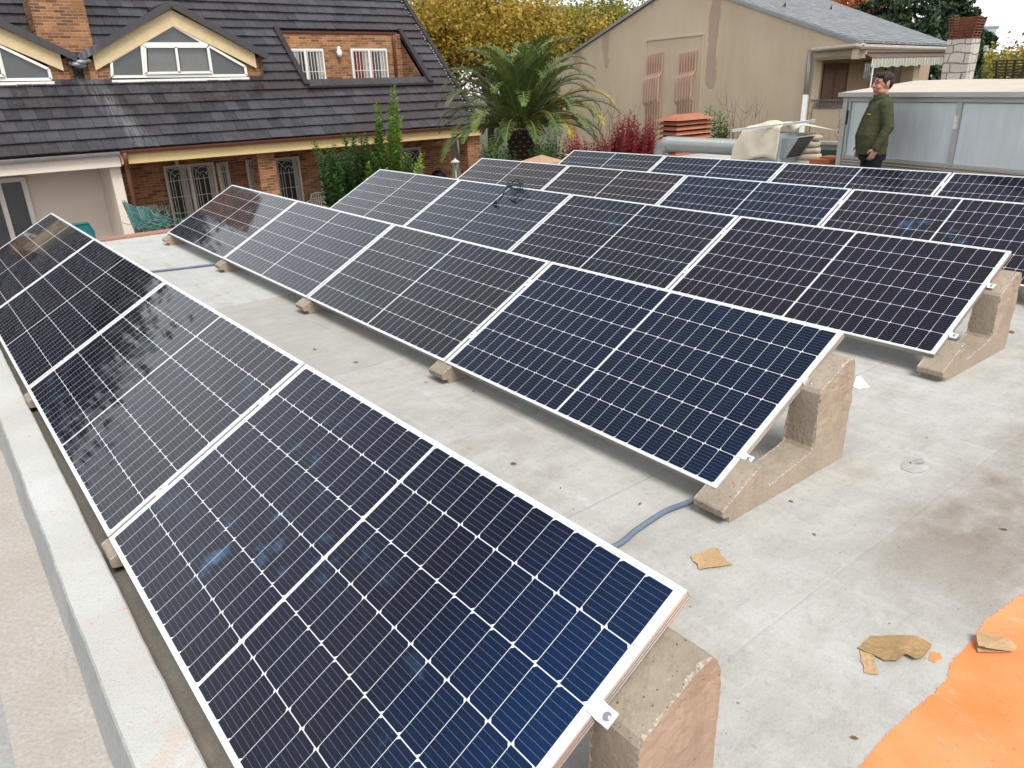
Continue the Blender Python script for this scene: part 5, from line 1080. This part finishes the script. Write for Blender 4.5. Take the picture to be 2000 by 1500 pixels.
zb = onp(1745, 158, S0 + SN * DEP, SN)[2]; ab = (onp(1740, 159, S0 + SN * DEP, SN) - S0) @ ST
g = MB(); n = 40
vs = []
for j in range(7):
    for i in range(n + 1):
        u = i / n; a = -.04 + (LEN + .04) * u; o = -.06 + (DEP + .1) * j / 6; z = zt + (zb - zt) * (j / 6) + .012 * mnoise.noise(Vector((a * 1.2, o * 2, 0))); 
        if i == 0: pass
        a_ = a + (ab * .35) * (j / 6) * (1 - u); vs.append(sp(a_, z, o))
g.add(vs, [(j * (n + 1) + i, j * (n + 1) + i + 1, (j + 1) * (n + 1) + i + 1, (j + 1) * (n + 1) + i) for j in range(6) for i in range(n)], 0)
sbox(g, -.045, LEN, zt - .05, zt + .004, -.065, -.055, 1); g.slab([sp(-.045, zt - .05, -.06), sp(-.045, zt, -.06), sp(-.045 + ab * .35, zb, DEP), sp(-.045 + ab * .35, zb - .05, DEP)], ST * .01, 1)
spt(g, 'roof', [MT_sroof, MT_sframe], smooth=False)

# ================================================================== STONE CHIMNEY AND THE DARK CAP
def stonemat():
    s = NT('rubble_stone'); v, sp_ = wallcoord(s); n = s.noise(s.pos(), 22, 5, .7); w_ = s.noise(s.pos(), 2.6, 2, .5, col=True)
    ad = s.n('ShaderNodeVectorMath', operation='MULTIPLY_ADD'); s.L(w_, ad.inputs[0]); ad.inputs[1].default_value = (.22, .16, 0); s.L(v, ad.inputs[2])
    x = s.n('ShaderNodeTexBrick'); s.L(ad.outputs[0], x.inputs['Vector']); x.inputs['Scale'].default_value = 1; x.inputs['Brick Width'].default_value = .27; x.inputs['Row Height'].default_value = .17; x.inputs['Mortar Size'].default_value = .012; x.squash = 1.6; x.squash_frequency = 2
    x.inputs['Color1'].default_value = (.62, .57, .51, 1); x.inputs['Color2'].default_value = (.48, .44, .39, 1); x.inputs['Mortar'].default_value = (.19, .165, .14, 1)
    c = s.mix(s.math('MULTIPLY', s.ramp(n, .4, .7), .5), x.outputs[0], (.36, .33, .29)); s.col(c); s.bump(s.math('SUBTRACT', s.math('MULTIPLY', n, .5), x.outputs[1]), .8, .03); return s.set(.9, 0, .2)
cD = 15.0; c0_ = atD(1868, 160, cD); wch = 55 / FPX * cD; sc_ = empty('stone_chimney', (c0_[0], c0_[1], GZ), (0, 0, rad(4))); zc0, zc1, zc2 = 0, atD(1880, 78, cD)[2] - GZ, atD(1880, 37, cD)[2] - GZ
g = MB(); h = wch / 2 * .80
def irregular(g, h, z0, z1):
    n = 24; m_ = 8; vs = []
    for i in range(n + 1):
        for k in range(4 * m_):
            sd, u = divmod(k, m_); u /= m_; cs = [(-h, -h), (h, -h), (h, h), (-h, h)]; a, b = cs[sd], cs[(sd + 1) % 4]; x, y = a[0] + (b[0] - a[0]) * u, a[1] + (b[1] - a[1]) * u; z = z0 + (z1 - z0) * i / n; nn = mnoise.noise(Vector((x * 5, y * 5, z * 5))) * .03; vs.append((x * (1 + nn * 2), y * (1 + nn * 2), z))
    N4 = 4 * m_; g.add(vs, [(i * N4 + k, i * N4 + (k + 1) % N4, (i + 1) * N4 + (k + 1) % N4, (i + 1) * N4 + k) for i in range(n) for k in range(N4)])
irregular(g, h, 0, zc1); g.box(-h, h, -h, h, zc1 - .02, zc1); g.build('shaft', stonemat(), sc_)
g = MB(); nsl = 8; hz = zc2 - zc1
for k in range(nsl):
    z = zc1 + .02 + hz * k / nsl; hw = h * (.93 + .30 * k / nsl); t_ = .020; dd = .045
    for (x0, x1, y0, y1) in ((-hw, hw, -hw, -hw + dd), (-hw, hw, hw - dd, hw), (-hw, -hw + dd, -hw + dd, hw - dd), (hw - dd, hw, -hw + dd, hw - dd)): g.box(x0, x1, y0, y1, z, z + t_)
for sx in (-1, 0, 1):
    for sy in (-1, 0, 1):
        if sx or sy: g.bar((sx * h * .85, sy * h * .85, zc1), (sx * h * 1.1, sy * h * 1.1, zc2), .03, .03)
g.build('slatted_cap', M('rusty_terracotta', (.24, .085, .045), var=.45, vs=6), sc_); tag(sc_, 'pale rubble stone chimney topped with a rusty slatted cap', 'chimney')
c1_ = atD(1985, 155, 13.5); z1_ = atD(1985, 152, 13.5)[2] - GZ; z2_ = atD(1985, 117, 13.5)[2] - GZ; c2e = empty('dark_chimney', (c1_[0], c1_[1], GZ), (0, 0, rad(4)))
g = MB(); g.box(-.3, .3, -.36, .3, 0, z1_ - .12); g.build('shaft', MB_brick, c2e); g = MB(); g.add([(-.38, -.38, z1_ - .12), (.38, -.38, z1_ - .12), (.38, .38, z1_ - .12), (-.38, .38, z1_ - .12), (-.28, -.28, z1_), (.28, -.28, z1_), (.28, .28, z1_), (-.28, .28, z1_)], [(3, 2, 1, 0), (4, 5, 6, 7), (0, 1, 5, 4), (1, 2, 6, 5), (2, 3, 7, 6), (3, 0, 4, 7)]); g.build('collar', MT_iron, c2e)
g = MB()
for k in range(6):
    z = z1_ + .03 + (z2_ - z1_) * k / 6; hw = .30 + .01 * k
    for (x0, x1, y0, y1) in ((-hw, hw, -hw, -hw + .05), (-hw, hw, hw - .05, hw), (-hw, -hw + .05, -hw + .05, hw - .05), (hw - .05, hw, -hw + .05, hw - .05)): g.box(x0, x1, y0, y1, z, z + .025)
for sx in (-1, 0, 1):
    for sy in (-1, 1): g.bar((sx * .26, sy * .26, z1_), (sx * .29, sy * .29, z2_), .03, .03)
g.build('slatted_cap', M('dark_slats', (.06, .04, .03)), c2e); tag(c2e, 'dark slatted chimney cap at the right edge behind the shed roof', 'chimney')

# ================================================================== ROOFTOP PLANT
v0 = onY(1288, 240, 12.3); vx1 = onY(1323, 240, 12.3)
MT_tc = M('orange_terracotta', (.48, .17, .09), var=.35, vs=5, bump=.25)
vr = empty('terracotta_vent', (vx1[0], 12.3, .13)); zt_ = onp(1323, 236, [vx1[0], 12.3, 0], [0, 1, 0])[2] - .13; wx = vx1[0] - v0[0]; wy = onX(1388, 240, vx1[0])[1] - 12.3
g = MB(); nl = 7
for k in range(nl):
    z = zt_ * (k + .1) / nl; zz = zt_ / nl
    for o_ in (0,):
        e = .035; vs = [(-wx - e, -e, z), (e, -e, z), (e, wy + e, z), (-wx - e, wy + e, z), (-wx + .03, .03, z + zz * .62), (-.03, .03, z + zz * .62), (-.03, wy - .03, z + zz * .62), (-wx + .03, wy - .03, z + zz * .62)]
        g.add(vs, [(3, 2, 1, 0), (4, 5, 6, 7), (0, 1, 5, 4), (1, 2, 6, 5), (2, 3, 7, 6), (3, 0, 4, 7)])
g.build('louvres', MT_tc, vr); g = MB(); g.box(-wx + .06, -.06, .06, wy - .06, 0, zt_); g.build('core', MT_dark, vr)
g = MB(); e = .07; g.add([(-wx - e, -e, zt_), (e, -e, zt_), (e, wy + e, zt_), (-wx - e, wy + e, zt_), (-wx / 2, wy * .15, zt_ + .11), (-wx / 2, wy * .9, zt_ + .11)], [(3, 2, 1, 0), (0, 1, 4), (1, 2, 5, 4), (2, 3, 5), (3, 0, 4, 5)]); g.build('cap', MT_tc, vr)
tag(vr, 'orange terracotta louvred chimney vent behind the flexible duct', 'chimney vent')
DY = 11.55; pA = onY(1306, 283, DY); pB = onY(1440, 286, DY); rd_ = .5 * abs(onY(1400, 269, DY)[2] - onY(1400, 301, DY)[2]); zc_ = .13 + rd_ + .03
pA[2] = pB[2] = (pA[2] + pB[2]) / 2
zc_ = pA[2]
dc = empty('flexible_duct', (pA[0], DY, .13)); g = MB(); L_ = pB[0] - pA[0] + .12; n = int(L_ / .0085); pts = []; rr_ = []
for k in range(n): pts.append((L_ * k / n, 0, zc_ - .13)); rr_.append(rd_ * (1 if k % 5 < 3 else .90))
g.tube(pts, rr_, 28); MT_duct = M('duct_metal', (.36, .38, .375), rough=.4, metal=.45, var=.15); g.build('hose', MT_duct, dc, smooth=True)
g = MB(); z0_ = zc_ - .13; g.tube([(.02, 0, z0_), (-.06, 0, z0_ - .01), (-.14, 0, z0_ - .06), (-.19, 0, z0_ - .14), (-.2, 0, z0_ - .30)], [rd_ * 1.02, rd_ * 1.03, rd_ * 1.02, rd_ * 1.02, rd_], 20); g.build('elbow', MT_duct, dc)
tag(dc, 'long corrugated grey flexible duct lying behind the rear parapet', 'duct')
BY = 11.2; b0_, b1_ = onY(1452, 300, BY), onY(1518, 300, BY); btop = onY(1500, 258, BY)[2]; bx0, bx1 = b0_[0], b1_[0]; by1 = onX(1556, 290, bx1)[1]; bb_ = .13
ub = empty('ventilation_box', ((bx0 + bx1) / 2, BY, bb_)); UI = base(ub); MT_gbox = M('grey_sheet_metal', (.33, .36, .38), rough=.5, metal=.2, var=.15)
g = MB(); g.box(bx0 + .02, bx1, BY + .02, by1, bb_ - .02, btop - .02); g.build('casing', MT_gbox, ub, inv=UI, bevel=.006)
hz0, hz1 = onX(1530, 307, bx1)[2], onX(1530, 270, bx1)[2]; hy0, hy1 = onX(1527, 280, bx1)[1], onX(1550, 280, bx1)[1] + .12; hd = .30
g = MB(); vs = [(bx1, hy0, hz0), (bx1, hy0, hz1), (bx1, hy1, hz1), (bx1, hy1, hz0), (bx1 + hd, hy0, hz1 + .02), (bx1 + hd, hy1, hz1 + .02), (bx1 + .09, hy0, hz0 - .01), (bx1 + .09, hy1, hz0 - .01)]
g.add(vs, [(1, 4, 5, 2), (0, 6, 4, 1), (3, 2, 5, 7), (0, 3, 7, 6)], 0); g.add([(bx1 + hd - .02, hy0 + .02, hz1), (bx1 + hd - .02, hy1 - .02, hz1), (bx1 + .075, hy1 - .02, hz0), (bx1 + .075, hy0 + .02, hz0)], [(0, 1, 2, 3)], 1); g.build('rain_hood', [MT_gbox, MT_black], ub, inv=UI)
tag(ub, 'grey sheet metal ventilation box with a black-mouthed rain hood', 'ventilation unit')
# tarpaulin draped over the box and the end of the duct
g = MB(); nu, nv_ = 30, 26; vs = []
for i in range(nu + 1):
    for j in range(nv_ + 1):
        u, v_ = i / nu, j / nv_
        x = bx0 - .22 + (bx1 - bx0 + .24) * u; 
        s_len = v_ * 1.5 - .52   # along the cloth: negative hangs at the front
        topz = btop + .03 + .10 * math.exp(-((u - .72) / .3) ** 2) - .10 * max(0, .25 - u) / .25
        if s_len < 0: y = BY - .015 - .05 * abs(s_len); z = topz - abs(s_len)
        else: y = BY + s_len * .62; z = topz + .05 * math.sin(min(1, s_len * 2) * 3.1)
        if u < .2: z = min(z, topz - (.2 - u) * 1.1)
        z = max(z, bb_ + .012); n_ = mnoise.noise(Vector((x * 4, y * 4, z * 3))); y += .022 * n_; z += .018 * mnoise.noise(Vector((x * 7, y * 5, 3))); vs.append((x, y, z))
g.add(vs, [(i * (nv_ + 1) + j, (i + 1) * (nv_ + 1) + j, (i + 1) * (nv_ + 1) + j + 1, i * (nv_ + 1) + j + 1) for i in range(nu) for j in range(nv_)])
tx = bx1 + .02; ty = BY + .25
g.add([(tx, ty - .1, btop + .11), (tx + .1, ty + .2, btop + .10), (tx + .42, by1 + .45, btop - .02), (tx - .1, by1 + .3, btop + .1), (tx + .02, ty + .05, btop - .02)], [(0, 1, 2, 3), (0, 4, 1)])
def tarp():
    s = NT('cream_tarpaulin'); p = s.pos(); a = s.noise(p, 3, 5, .6); b = s.noise(p, 40, 4, .7); c = s.mix(s.ramp(a, .35, .7), (.66, .62, .50), (.52, .47, .36)); c = s.mix(s.math('MULTIPLY', s.ramp(b, .58, .75), .35), c, (.30, .25, .18)); s.col(c); s.bump(a, .4, .03); return s.set(.75, 0, .25)
to = g.build('tarpaulin', tarp(), smooth=True); tag(to, 'cream tarpaulin draped over the ventilation box and duct end', 'tarpaulin')
sd_ = to.modifiers.new('thick', 'SOLIDIFY'); sd_.thickness = .006
A, B = atD(1430, 253, 12.3), atD(1592, 233.5, 12.0); g = MB(); g.bar(A, B, .05, .006, up=(0, 0, 1)); g.bar(A + [0, 0, -.02], B + [0, 0, -.02], .005, .04, up=(0, 0, 1)); tag(g.build('metal_rail', MT_alu), 'long white metal rail resting across the tarpaulin', 'rail')
# stack of sacks
sk = onY(1568, 300, 11.9); MT_sack = M('raffia_sack', (.50, .43, .33), var=.3, vs=7, bs=120, bump=.4)
LB = ['lowest', 'second from the bottom', 'third from the bottom', 'fourth from the bottom', 'topmost']
for k in range(5):
    zb_ = .14 + k * .105; so_ = empty('sack', (0, 0, 0)); bpy.data.objects.remove(so_)
    g = MB(); nu, nv_ = 22, 12; vs = []; cx, cy = sk[0] - .05 + rng.uniform(-.03, .03), sk[1] + .1 + rng.uniform(-.03, .03); ro = rad(25 + rng.uniform(-14, 14)); 
    for j in range(nv_ + 1):
        ph = math.pi * j / nv_
        for i in range(nu):
            th = 2 * math.pi * i / nu; e = .55; X_ = .30 * math.copysign(abs(math.cos(th)) ** e, math.cos(th)) * math.sin(ph) ** .5; Y_ = .20 * math.copysign(abs(math.sin(th)) ** e, math.sin(th)) * math.sin(ph) ** .5; Z_ = .062 * math.copysign(abs(math.cos(ph)) ** .7, math.cos(ph)) + .02 * mnoise.noise(Vector((X_ * 9, Y_ * 9, k * 5))) - .10 * (X_ ** 2 + Y_ ** 2)
            vs.append((cx + X_ * math.cos(ro) - Y_ * math.sin(ro), cy + X_ * math.sin(ro) + Y_ * math.cos(ro), zb_ + .06 + Z_))
    g.add(vs, [(j * nu + i, (j + 1) * nu + i, (j + 1) * nu + (i + 1) % nu, j * nu + (i + 1) % nu) for j in range(nv_) for i in range(nu)])
    tag(g.build('sack', MT_sack, smooth=True), f'beige woven sack, {LB[k]} of the stack beside the ventilation box', 'sack', 'sacks stacked behind the ventilation box')
c = atD(1596, 316, 10.9); g = MB(); g.box(c[0] - .2, c[0] + .12, 10.5, 10.8, c[2] - .04, c[2] + .02); g.box(c[0] - .1, c[0] + .2, 10.62, 10.9, c[2] + .02, c[2] + .05); g.box(c[0] - .2, c[0] + .2, 10.5, 10.9, .132, c[2] - .04) if c[2] > .2 else None
tag(g.build('roof_tile_pile', MT_terra), 'orange tiles stacked at the foot of the sacks', 'tiles')
# white framed pane lying on the parapet
P_ = [onz(x, y, .33) for x, y in ((1560, 326), (1590, 318), (1640, 320), (1640, 330))]; g = MB()
for i in range(4): g.bar(P_[i], P_[(i + 1) % 4], .03, .02)
g.slab([p - np.array([0, 0, .004]) for p in P_], (0, 0, .004), 1); tag(g.build('framed_pane', [MT_pvc, glassmat('pane_flat', (.3, .3, .3))]), 'white framed glass pane lying flat before the shed', 'pane')
# gate pillar with a small pyramid cap beside the palm
c = atD(1058, 318, 13.6); gpil = empty('gate_pillar', (c[0], c[1], GZ)); zp = atD(1058, 316, 13.6)[2] - GZ; g = MB(); g.box(-.2, .2, -.2, .2, 0, zp); g.build('shaft', MB_brick, gpil); g = MB(); e = .33; zz = atD(1058, 305, 13.6)[2] - GZ; g.add([(-e, -e, zp), (e, -e, zp), (e, e, zp), (-e, e, zp), (0, 0, zz + .03), (-e, -e, zp - .04), (e, -e, zp - .04), (e, e, zp - .04), (-e, e, zp - .04)], [(0, 1, 4), (1, 2, 4), (2, 3, 4), (3, 0, 4), (5, 6, 1, 0), (6, 7, 2, 1), (7, 8, 3, 2), (8, 5, 0, 3), (8, 7, 6, 5)]); g.build('cap', M('tan_cap', (.48, .30, .19)), gpil); tag(gpil, 'low brick pillar with a tan pyramid cap beside the palm', 'pillar')

# ================================================================== FAR BUILDINGS
a_, b_ = atD(975, 20, 75), atD(1137, 15, 75); fb_ = empty('apartment_block', (a_[0], a_[1], GZ)); FI = base(fb_); zt = atD(1060, 17, 75)[2]; dv = unit((b_ - a_) * [1, 1, 0]); nn_ = np.array([-dv[1], dv[0], 0]); g = MB()
g.slab([down(a_), np.array([*a_[:2], zt]), np.array([*b_[:2], zt]), down(b_)], nn_ * 9); g.build('wall', MB_brick2, fb_, inv=FI)
for lv in range(3):
    for k in range(5):
        p_ = a_ * (1 - (k + .5) / 5) + b_ * (k + .5) / 5; z = zt - 1.6 - lv * 2.9; g = MB(); A = np.array([*p_[:2], z]) - nn_ * .03; g.slab([A - dv * .6 - [0, 0, 1.1], A - dv * .6, A + dv * .6, A + dv * .6 - [0, 0, 1.1]], nn_ * .02); g.build('window', MT_glassd, fb_, inv=FI)
g = MB()
for u in (.15, .45, .8): p_ = a_ * (1 - u) + b_ * u + nn_ * 2; g.box(p_[0] - .8, p_[0] + .8, p_[1] - .8, p_[1] + .8, zt - .1, zt + .35)
g.build('roof_housing', MB_brick2, fb_, inv=FI); tag(fb_, 'brown brick apartment block far behind the yellow trees', 'building')
a_, b_ = atD(1895, 62, 120), atD(1945, 66, 120); g = MB(); zt = atD(1920, 58, 120)[2]; dv = unit((b_ - a_) * [1, 1, 0]); nn_ = np.array([-dv[1], dv[0], 0]); g.slab([down(a_), np.array([*a_[:2], zt]), np.array([*b_[:2], zt]), down(b_)], nn_ * 6); g.slab([np.array([*(a_ - dv * .3)[:2], zt]), np.array([*(a_ - dv * .3)[:2], zt + .5]), np.array([*(b_ + dv * .3)[:2], zt + .5]), np.array([*(b_ + dv * .3)[:2], zt])], nn_ * 6.2, 1)
tag(g.build('office_block', [M('office_white', (.55, .58, .62)), M('office_roof', (.3, .34, .42))]), 'small white building far away right of the stone chimney', 'building')

# ================================================================== THE MAN
MAN = atD(1726, 150, 9.0); BA = rad(227)
person_loc = Vector((MAN[0], MAN[1], RZ))
def cap(g, a, b, ra, rb, n=14):
    a, b = np.array(a, float), np.array(b, float); t = unit(b - a); L = np.linalg.norm(b - a); pts = []; rr = []
    for k in range(6): th = math.pi / 2 * (1 - k / 5) if True else 0; pts.append(a - t * ra * math.sin(th)); rr.append(max(ra * math.cos(th), ra * .02))
    for k in range(1, 6): th = math.pi / 2 * k / 5; pts.append(b + t * rb * math.sin(th)); rr.append(max(rb * math.cos(th), rb * .02))
    g.tube(pts[:6] + [b] + pts[6:], rr[:6] + [rb] + rr[6:], n)
def loft(g, rings, n=26, p=2.2):
    vs = []
    for (z, cx, cy, rx, ry) in rings:
        for k in range(n):
            t = 2 * math.pi * k / n; c_, s_ = math.cos(t), math.sin(t); vs.append((cx + rx * math.copysign(abs(c_) ** (2 / p), c_), cy + ry * math.copysign(abs(s_) ** (2 / p), s_), z))
    N = len(rings); g.add(vs, [(i * n + k, i * n + (k + 1) % n, (i + 1) * n + (k + 1) % n, (i + 1) * n + k) for i in range(N - 1) for k in range(n)] + [tuple(range(n))[::-1], tuple((N - 1) * n + k for k in range(n))])
def remesh(o, vox, smooth=3, disp=None):
    m_ = o.modifiers.new('remesh', 'REMESH'); m_.mode = 'VOXEL'; m_.voxel_size = vox; m_.use_smooth_shade = True
    s_ = o.modifiers.new('smooth', 'SMOOTH'); s_.iterations = smooth; s_.factor = .5
    if disp:
        tx = bpy.data.textures.new('folds', 'CLOUDS'); tx.noise_scale = disp[1]; d_ = o.modifiers.new('folds', 'DISPLACE'); d_.texture = tx; d_.strength = disp[0]; d_.mid_level = .5; d_.texture_coords = 'LOCAL'
    return o
def skin():
    s = NT('skin'); p = s.pos(); n = s.noise(p, 30, 3); n2 = s.noise(p, 9, 3); s.col(s.mix(s.ramp(n2, .4, .7), (.44, .225, .155), (.36, .155, .10))); s.b.inputs['Subsurface Weight'].default_value = .08; s.bump(n, .1, .002); return s.set(.5, 0, .4)
MT_skin = skin(); MT_fleece = M('olive_fleece', (.066, .070, .034), rough=.95, var=.2, vs=9, bs=160, bump=.4); MT_navy = M('navy_cloth', (.008, .011, .020), rough=.9, var=.3, vs=8); MT_hair = M('dark_hair', (.030, .019, .012), rough=.6, var=.4, bs=120, bump=.6); MT_shoe = M('work_boot', (.03, .025, .02), rough=.6)
HM = Matrix.Translation((0, 0, -.045)) @ Matrix.Rotation(rad(14), 4, 'Z') @ Matrix.Translation((0, 0, 1.52)) @ Matrix.Scale(1.12, 4) @ Matrix.Translation((0, 0, -1.52))      # the head turns towards his left
def hp(p): v = HM @ Vector(p); return (v.x, v.y, v.z)
H3 = HM.to_3x3()
g = MB()
g.ell(hp((-.008, 0, 1.655)), (.098, .077, .098), M=H3); g.ell(hp((.032, 0, 1.60)), (.062, .060, .085), M=H3); g.ell(hp((.060, 0, 1.548)), (.034, .034, .026), M=H3)
for sy in (-1, 1):
    g.ell(hp((-.006, sy * .076, 1.636)), (.016, .009, .026), M=H3); g.ell(hp((.072, sy * .030, 1.668)), (.022, .026, .011), M=H3); g.ell(hp((.064, sy * .036, 1.610)), (.028, .024, .026), M=H3); g.ell(hp((.02, sy * .045, 1.565)), (.045, .022, .03), M=H3)
cap(g, hp((.088, 0, 1.662)), hp((.110, 0, 1.622)), .010, .015); g.ell(hp((.098, 0, 1.617)), (.014, .02, .010), M=H3); g.ell(hp((.088, 0, 1.592)), (.014, .026, .007), M=H3); g.ell(hp((.086, 0, 1.580)), (.013, .022, .007), M=H3)
cap(g, (-.035, 0, 1.38), hp((-.012, 0, 1.60)), .066, .060)
loft(g, [(.80, 0, 0, .13, .16), (1.0, .03, 0, .15, .165), (1.25, 0, 0, .12, .18), (1.40, -.02, 0, .08, .15), (1.44, -.03, 0, .05, .08)])
for sy in (-1, 1):
    cap(g, (-.01, sy * .10, .84), (.01, sy * .11, .46), .085, .062); cap(g, (.01, sy * .11, .46), (-.02, sy * .12, .09), .06, .042); cap(g, (-.02, sy * .12, .05), (.13, sy * .14, .035), .04, .033)
AR = {1: [(-.01, .20, 1.37), (-.045, .262, 1.12), (.065, .262, .885)], -1: [(-.01, -.20, 1.37), (-.02, -.27, 1.10), (.07, -.24, .88)]}
for sy, (a, b, c_) in AR.items():
    cap(g, a, b, .05, .042); cap(g, b, c_, .042, .028)
    d_ = unit([.32, -.06 * sy, -1]); sd_ = np.array([0, 1., 0]); fw = unit(np.cross(sd_, d_)) * -1; c_ = np.array(c_); pc = c_ + d_ * .055
    # palm, four unequal curled fingers and a thumb leaving its side
    Mh = Matrix(((d_[0], sd_[0], fw[0]), (d_[1], sd_[1], fw[1]), (d_[2], sd_[2], fw[2])))
    g.ell(tuple(c_ + d_ * .012), (.04, .024, .028), M=Mh); g.ell(tuple(pc), (.052, .017, .040), M=Mh)
    for k, (off, ln) in enumerate(((.029, .072), (.010, .080), (-.010, .074), (-.028, .058))):
        r_ = pc + d_ * .040 + fw * off; k1 = r_ + (d_ * .9 - sd_ * sy * .25) * ln * .45; k2 = k1 + (d_ * .75 - sd_ * sy * .6) * ln * .33; k3 = k2 + (d_ * .45 - sd_ * sy * .8) * ln * .27
        cap(g, r_, k1, .0092, .0086, 10); cap(g, k1, k2, .0086, .008, 10); cap(g, k2, k3, .008, .0068, 10)
    t0 = pc - d_ * .015 + fw * .034; t1 = t0 + (d_ * .5 + fw * .75) * .036; t2 = t1 + (d_ * .85 + fw * .1 - sd_ * sy * .2) * .034; cap(g, t0, t1, .013, .0105, 10); cap(g, t1, t2, .0105, .009, 10)
man = g.build('person', MT_skin); man.location = person_loc; man.rotation_euler = (0, 0, BA); remesh(man, .0042, 2)
tag(man, 'man in an olive fleece jacket and dark trousers standing before the metal shed', 'person')
# hair, brows, eyes
g = MB(); g.ell(hp((-.022, 0, 1.700)), (.098, .083, .066), M=H3); g.ell(hp((-.052, 0, 1.655)), (.066, .078, .080), M=H3); g.ell(hp((.050, .012, 1.735)), (.045, .055, .026), M=H3); g.ell(hp((.075, .028, 1.722)), (.020, .036, .016), M=H3)
for sy in (-1, 1): g.ell(hp((.012, sy * .068, 1.690)), (.038, .016, .040), M=H3); g.ell(hp((.012, sy * .074, 1.655)), (.012, .007, .028), M=H3)
hr_ = remesh(g.build('hair', MT_hair, man), .005, 2, (.010, .022))
for sy in (-1, 1):
    g = MB(); g.tube([hp((.094, sy * .014, 1.672)), hp((.093, sy * .03, 1.677)), hp((.082, sy * .048, 1.671))], [.004, .0055, .003], 6); g.build('eyebrow', MT_hair, man)
    g = MB(); g.ell(hp((.086, sy * .031, 1.655)), (.008, .012, .006), M=H3); g.build('eye', M('eye', (.05, .035, .03), rough=.2, bump=0), man)
g = MB(); g.ell(hp((.054, 0, 1.562)), (.040, .046, .030), M=H3); sb_ = remesh(g.build('stubble', M('stubble_skin', (.25, .125, .09), var=.2, bs=200), man), .004, 1)
# jacket
g = MB()
loft(g, [(.790, .020, 0, .172, .196), (.82, .022, 0, .176, .200), (.92, .030, 0, .185, .205), (1.02, .040, 0, .188, .205), (1.14, .026, 0, .166, .200), (1.26, .006, 0, .145, .205), (1.34, -.008, 0, .128, .205), (1.40, -.018, 0, .10, .17), (1.435, -.025, 0, .082, .10)])
for sy, (a, b, c_) in AR.items():
    a = np.array(a); b = np.array(b); c_ = np.array(c_); cap(g, a + [0, -.02 * sy, -.0], b, .080, .064); cap(g, b, c_ + (c_ - b) * .02, .064, .046); 
    for k, u in enumerate((.45, .62, .78, .92)): p_ = b + (c_ - b) * u; g.ell(tuple(p_), (.060 - .003 * k, .058 - .003 * k, .016))
jk = remesh(g.build('jacket', MT_fleece, man), .007, 3, (.017, .08))
g = MB(); n = 28; vs = []
for (z, r1, r2, dx) in ((1.415, .088, .098, -.02), (1.45, .083, .090, -.014), (1.492, .083, .088, -.004), (1.497, .076, .080, -.004), (1.45, .072, .076, -.016), (1.41, .07, .08, -.02)):
    for k in range(n): t = 2 * math.pi * k / n; vs.append((dx + r1 * math.cos(t) * (1.05 if math.cos(t) > 0 else 1), r2 * math.sin(t), z - .018 * max(0, math.cos(t)) ** 2))
g.add(vs, [(i * n + k, i * n + (k + 1) % n, (i + 1) * n + (k + 1) % n, (i + 1) * n + k) for i in range(5) for k in range(n)]); g.build('collar', MT_fleece, jk, smooth=True)
g = MB(); g.tube([(.192, 0, .80), (.218, 0, .92), (.233, 0, 1.02), (.197, 0, 1.14), (.157, 0, 1.26), (.122, 0, 1.36), (.08, 0, 1.44)], .004, 6); g.build('zip', MT_black, jk)
g = MB(); MTy = M('yellow_thread', (.65, .55, .03), bump=0)
for k in range(7): y = .052 + k * .0105; x = .147 - .012 * (k / 6) ** 2; h_ = .012 if k in (0, 4) else .007; g.box(x - .003, x + .004, y, y + .0075, 1.262, 1.262 + h_)
g.build('chest_embroidery', MTy, jk)
# trousers and boots
g = MB(); loft(g, [(.72, .0, 0, .150, .178), (.80, .0, 0, .155, .180), (.92, .0, 0, .15, .175)])
for sy in (-1, 1): cap(g, (-.005, sy * .092, .78), (.012, sy * .108, .46), .098, .076); cap(g, (.012, sy * .108, .46), (-.02, sy * .12, .11), .074, .062)
remesh(g.build('trousers', MT_navy, man), .008, 2, (.016, .06))
for sy in (-1, 1): g = MB(); cap(g, (-.045, sy * .12, .05), (.0, sy * .12, .10), .045, .052); cap(g, (-.03, sy * .12, .045), (.15, sy * .145, .04), .045, .04); g.box(-.08, .19, sy * .125 - .045, sy * .125 + .045, 0, .03); remesh(g.build('boot', MT_shoe, man), .006, 2)

# unseen trees added behind the white half of the house, beyond the left edge of the view: they darken what the nearest panels mirror
for i, (x, y, h) in enumerate(((-19, -7.5, 14), (-20, -2.6, 15.5), (-22, 1.6, 13.5))):
    tree('broadleaf_tree', (x, y, GZ), h, 3.4, 2.5, attr_leaf('dull_green_leaves', [(0, (.03, .045, .012)), (1, (.12, .10, .03))]), MT_bark, 16000, .2, 90 + i, ['broad tree farthest left behind the white part of the house', 'tallest broad tree behind the white part of the house', 'lowest broad tree behind the white part of the house'][i], 'tree', 'trees behind the left house', trunk_r=.2, tipr=.9)
